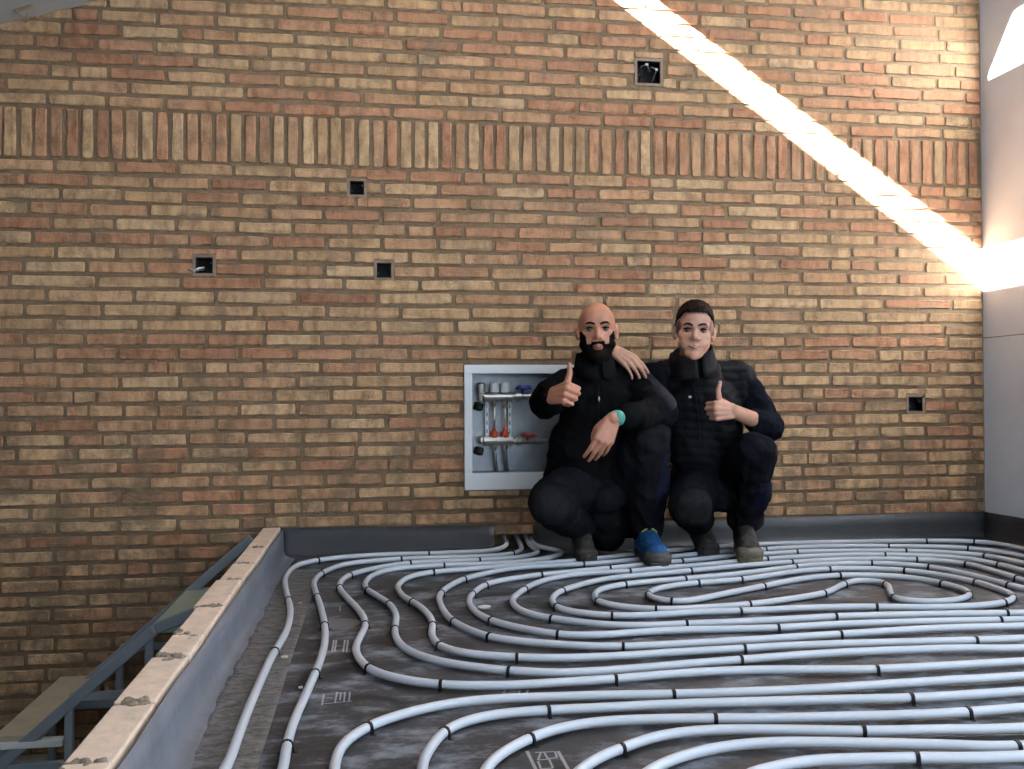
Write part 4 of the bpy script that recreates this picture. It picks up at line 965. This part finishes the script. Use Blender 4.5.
def man_hair():
    H = Head(P(694.5, 332.5, -.43), yaw=-.30, tilt=.06, pitch=.03, sc=1.05)
    neck = P(697, 366, -.385); chest = P(701, 402, -.34); belly = P(703, 445, -.32); pel = P(709, 482, -.26)
    rs, re, rw = P(664, 379, -.34), P(630, 377, -.13), P(615, 351, -.415)
    ls, le, lw = P(738, 381, -.34), P(770, 427, -.42), P(733.5, 411, -.62)
    rh, rk = P(698, 486, -.27), P(690, 504, -.55); ra = P(701, 540, -.22); ra[2] = .115
    lh, lk = P(730, 484, -.28), P(755, 452, -.58); la = P(745, 540, -.30); la[2] = .115
    S = H.shapes(1.02, .90)
    S += [('c', neck, .052, chest, .10), ('c', rs, .052, ls, .052), ('c', chest, .105, belly, .11), ('c', belly, .11, pel, .115)]
    mid = P(616, 362, -.24)
    S += limb([rs, re, mid, rw], [.048, .036, .032, .026])+limb([ls, le, lw], [.048, .041, .0285])
    S += limb([rh, rk, ra], [.075, .05, .036])+limb([lh, lk, la], [.075, .05, .036])
    S += hand(rw, (.62, -.50, -.50), (.66, .30, .62), True, 'drape', .98)
    S += hand(lw, (-.93, -.30, .02), (.05, .05, 1), False, 'fist', 1.04)
    me = blob(S, .0035, 3, 'person'); relax_head(me, H); setco(me, H.carve(co(me)))
    body = finish(me, 'person', M_skin2)
    tag(body, 'short dark-haired person crouching in a padded vest, arm around the bald neighbour', 'person', 'two people crouching by the wall')
    a = co(me); L = H.loc(a); x, y, z = np.abs(L[:, 0]), L[:, 1], L[:, 2]; near = (np.abs(L) < .17).all(1)
    line = np.where(y < -.02, .072-np.clip((x-.045)/.02, 0, 1)*.022, .052-np.clip((y+.02)/.06, 0, 1)*.05)
    line = line+np.array([mnoise.noise(Vector((p[0]*160, p[1]*160, p[2]*60)))*.006 if k_ else 0 for p, k_ in zip(a, near)])
    top = near & (z > line)
    n_ = np.array([abs(mnoise.noise(Vector(p)*60)) for p in a])
    of = .004+np.clip((z-.05)/.06, 0, 1)*.016+np.clip((-y+.0)/.08, 0, 1)*np.clip((z-.07)/.03, 0, 1)*.008+n_*.004
    shell(me, top, of, 'hair', M_hair, body, .006)
    for sgn in (-1, 1):
      side = near & (L[:, 0]*sgn > 0) & (z > line-.05) & (z <= line+.004) & (y > -.045) & (x > .05) & (x < .078)
      shell(me, side, .0014+0*z, 'side_hair', M_fade, body, .002)
    face_bits(H, body, .0, .0046)
    sm = [H.w(dx, -.0880+abs(dx)*.60, -.064+abs(dx)*.36) for dx in (-.030, -.017, 0, .017, .030)]
    finish(blob(limb(sm, [.003, .0058, .0072, .0058, .003]), .0015, 1), 'lips', M_lip, body)
    te = [H.w(dx, -.0942+abs(dx)*.55, -.0632+abs(dx)*.36) for dx in (-.017, -.008, 0, .008, .017)]
    finish(blob(limb(te, [.001, .002, .0024, .002, .001]), .001, 1), 'teeth', M_crumb, body)
    # sweater sleeves
    J = [('c', neck+V3(0, 0, -.03), .07, chest, .11), ('c', rs, .07, ls, .07)]
    J += limb([rs, re, mid, mid+(rw-mid)*.62], [.074, .056, .048, .042])
    J += limb([ls, (ls+le)/2+V3(.008, 0, 0), le, le+(lw-le)*.38], [.076, .068, .062, .052])
    jm = blob(J, .006, 6); folds(jm, .013, 12, 9); sw = finish(jm, 'sweater', M_sweat, body)
    # vest
    Vv = [('c', neck+V3(0, .0, -.015), .092, chest, .132), ('c', rs+V3(.035, 0, .006), .080, ls+V3(-.035, 0, .006), .080), ('c', chest+V3(-.05, -.01, 0), .122, belly+V3(-.045, -.01, 0), .128), ('c', chest+V3(.05, -.01, 0), .122, belly+V3(.045, -.01, 0), .128), ('c', belly, .14, pel+V3(0, 0, .03), .135),
          ('c', ls+V3(-.012, 0, .01), .084, ls+V3(-.005, -.01, -.05), .080)]
    vm = blob(Vv, .0065, 6)
    av, nv = co(vm), no(vm); q = np.sin(av[:, 2]*2*math.pi/.075+np.sin(av[:, 0]*9))
    setco(vm, av+nv*(.005*(np.abs(q)**.5))[:, None]); folds(vm, .009, 12, 12); vest = finish(vm, 'vest', M_vest, body)
    collar(H, vest, M_vest, ((-.085, .118), (-.045, .106), (.010, .098), (.030, .092), (.024, .082), (-.04, .074)), .030, -.100, .022, .020)
    zl = [P(xx, yy, -.34-.146) for xx, yy in ((694, 384), (696, 402), (699, 424), (701, 445))]
    finish(blob(limb(zl, [.003]*4), .002, 1), 'zip', M_black, vest)
    finish(blob([('e', P(690, 397, -.485), (.008, .004, .006))], .0015, 1), 'zip_pull', M_silver, vest)
    # trousers
    T = [('c', pel+V3(-.05, -.02, 0), .135, pel+V3(.05, -.02, 0), .135), ('c', pel+V3(0, -.06, -.02), .095, pel+V3(0, -.10, -.04), .08)]
    T += limb([rh, (rh+rk)/2+V3(0, 0, .01), rk, (rk+ra)/2, ra+V3(0, 0, .035)], [.11, .098, .088, .074, .062])
    T += limb([lh, (lh+lk)/2, lk, (lk+la)/2+V3(0, .0, 0), la+V3(0, 0, .055)], [.11, .100, .086, .082, .080])
    tm = blob(T, .0065, 7); folds(tm, .015, 10, 14, (1, 1, .7)); tr = finish(tm, 'trousers', M_trous2, body)
    kd = np.linalg.norm((co(tm)-(rk+V3(.0, -.05, -.02)))/np.array((.08, .07, .09)), axis=1); shell(tm, kd < 1, .003+.005*np.clip((1-kd)*4, 0, 1), 'knee_pad', M_knee, tr, .004)
    ta_ = co(tm); shell(tm, (ta_[:, 0] > lk[0]+.012) & (ta_[:, 2] < lk[2]-.13) & (ta_[:, 2] > la[2]+.10) & (ta_[:, 1] < lk[1]+.2), np.full(len(ta_), .002), 'side_panel', M_navyp, tr, .003)
    toe = np.array(onZ(751, 567, 0)); toe[1] -= .0
    shoe(body, (la[0]-.004, la[1], 0), toe, 'work_boot', (M_boot, M_bootd, M_sole, M_soled), 1.15, z0=.018)
    shoe(body, (ra[0]-.005, ra[1]+.02, 0), (ra[0]-.012, ra[1]-.17, 0), 'work_boot', (M_boot, M_boot, M_soled, M_soled), heel_up=.5, z0=.016)
    return body
man_bald(); man_hair()
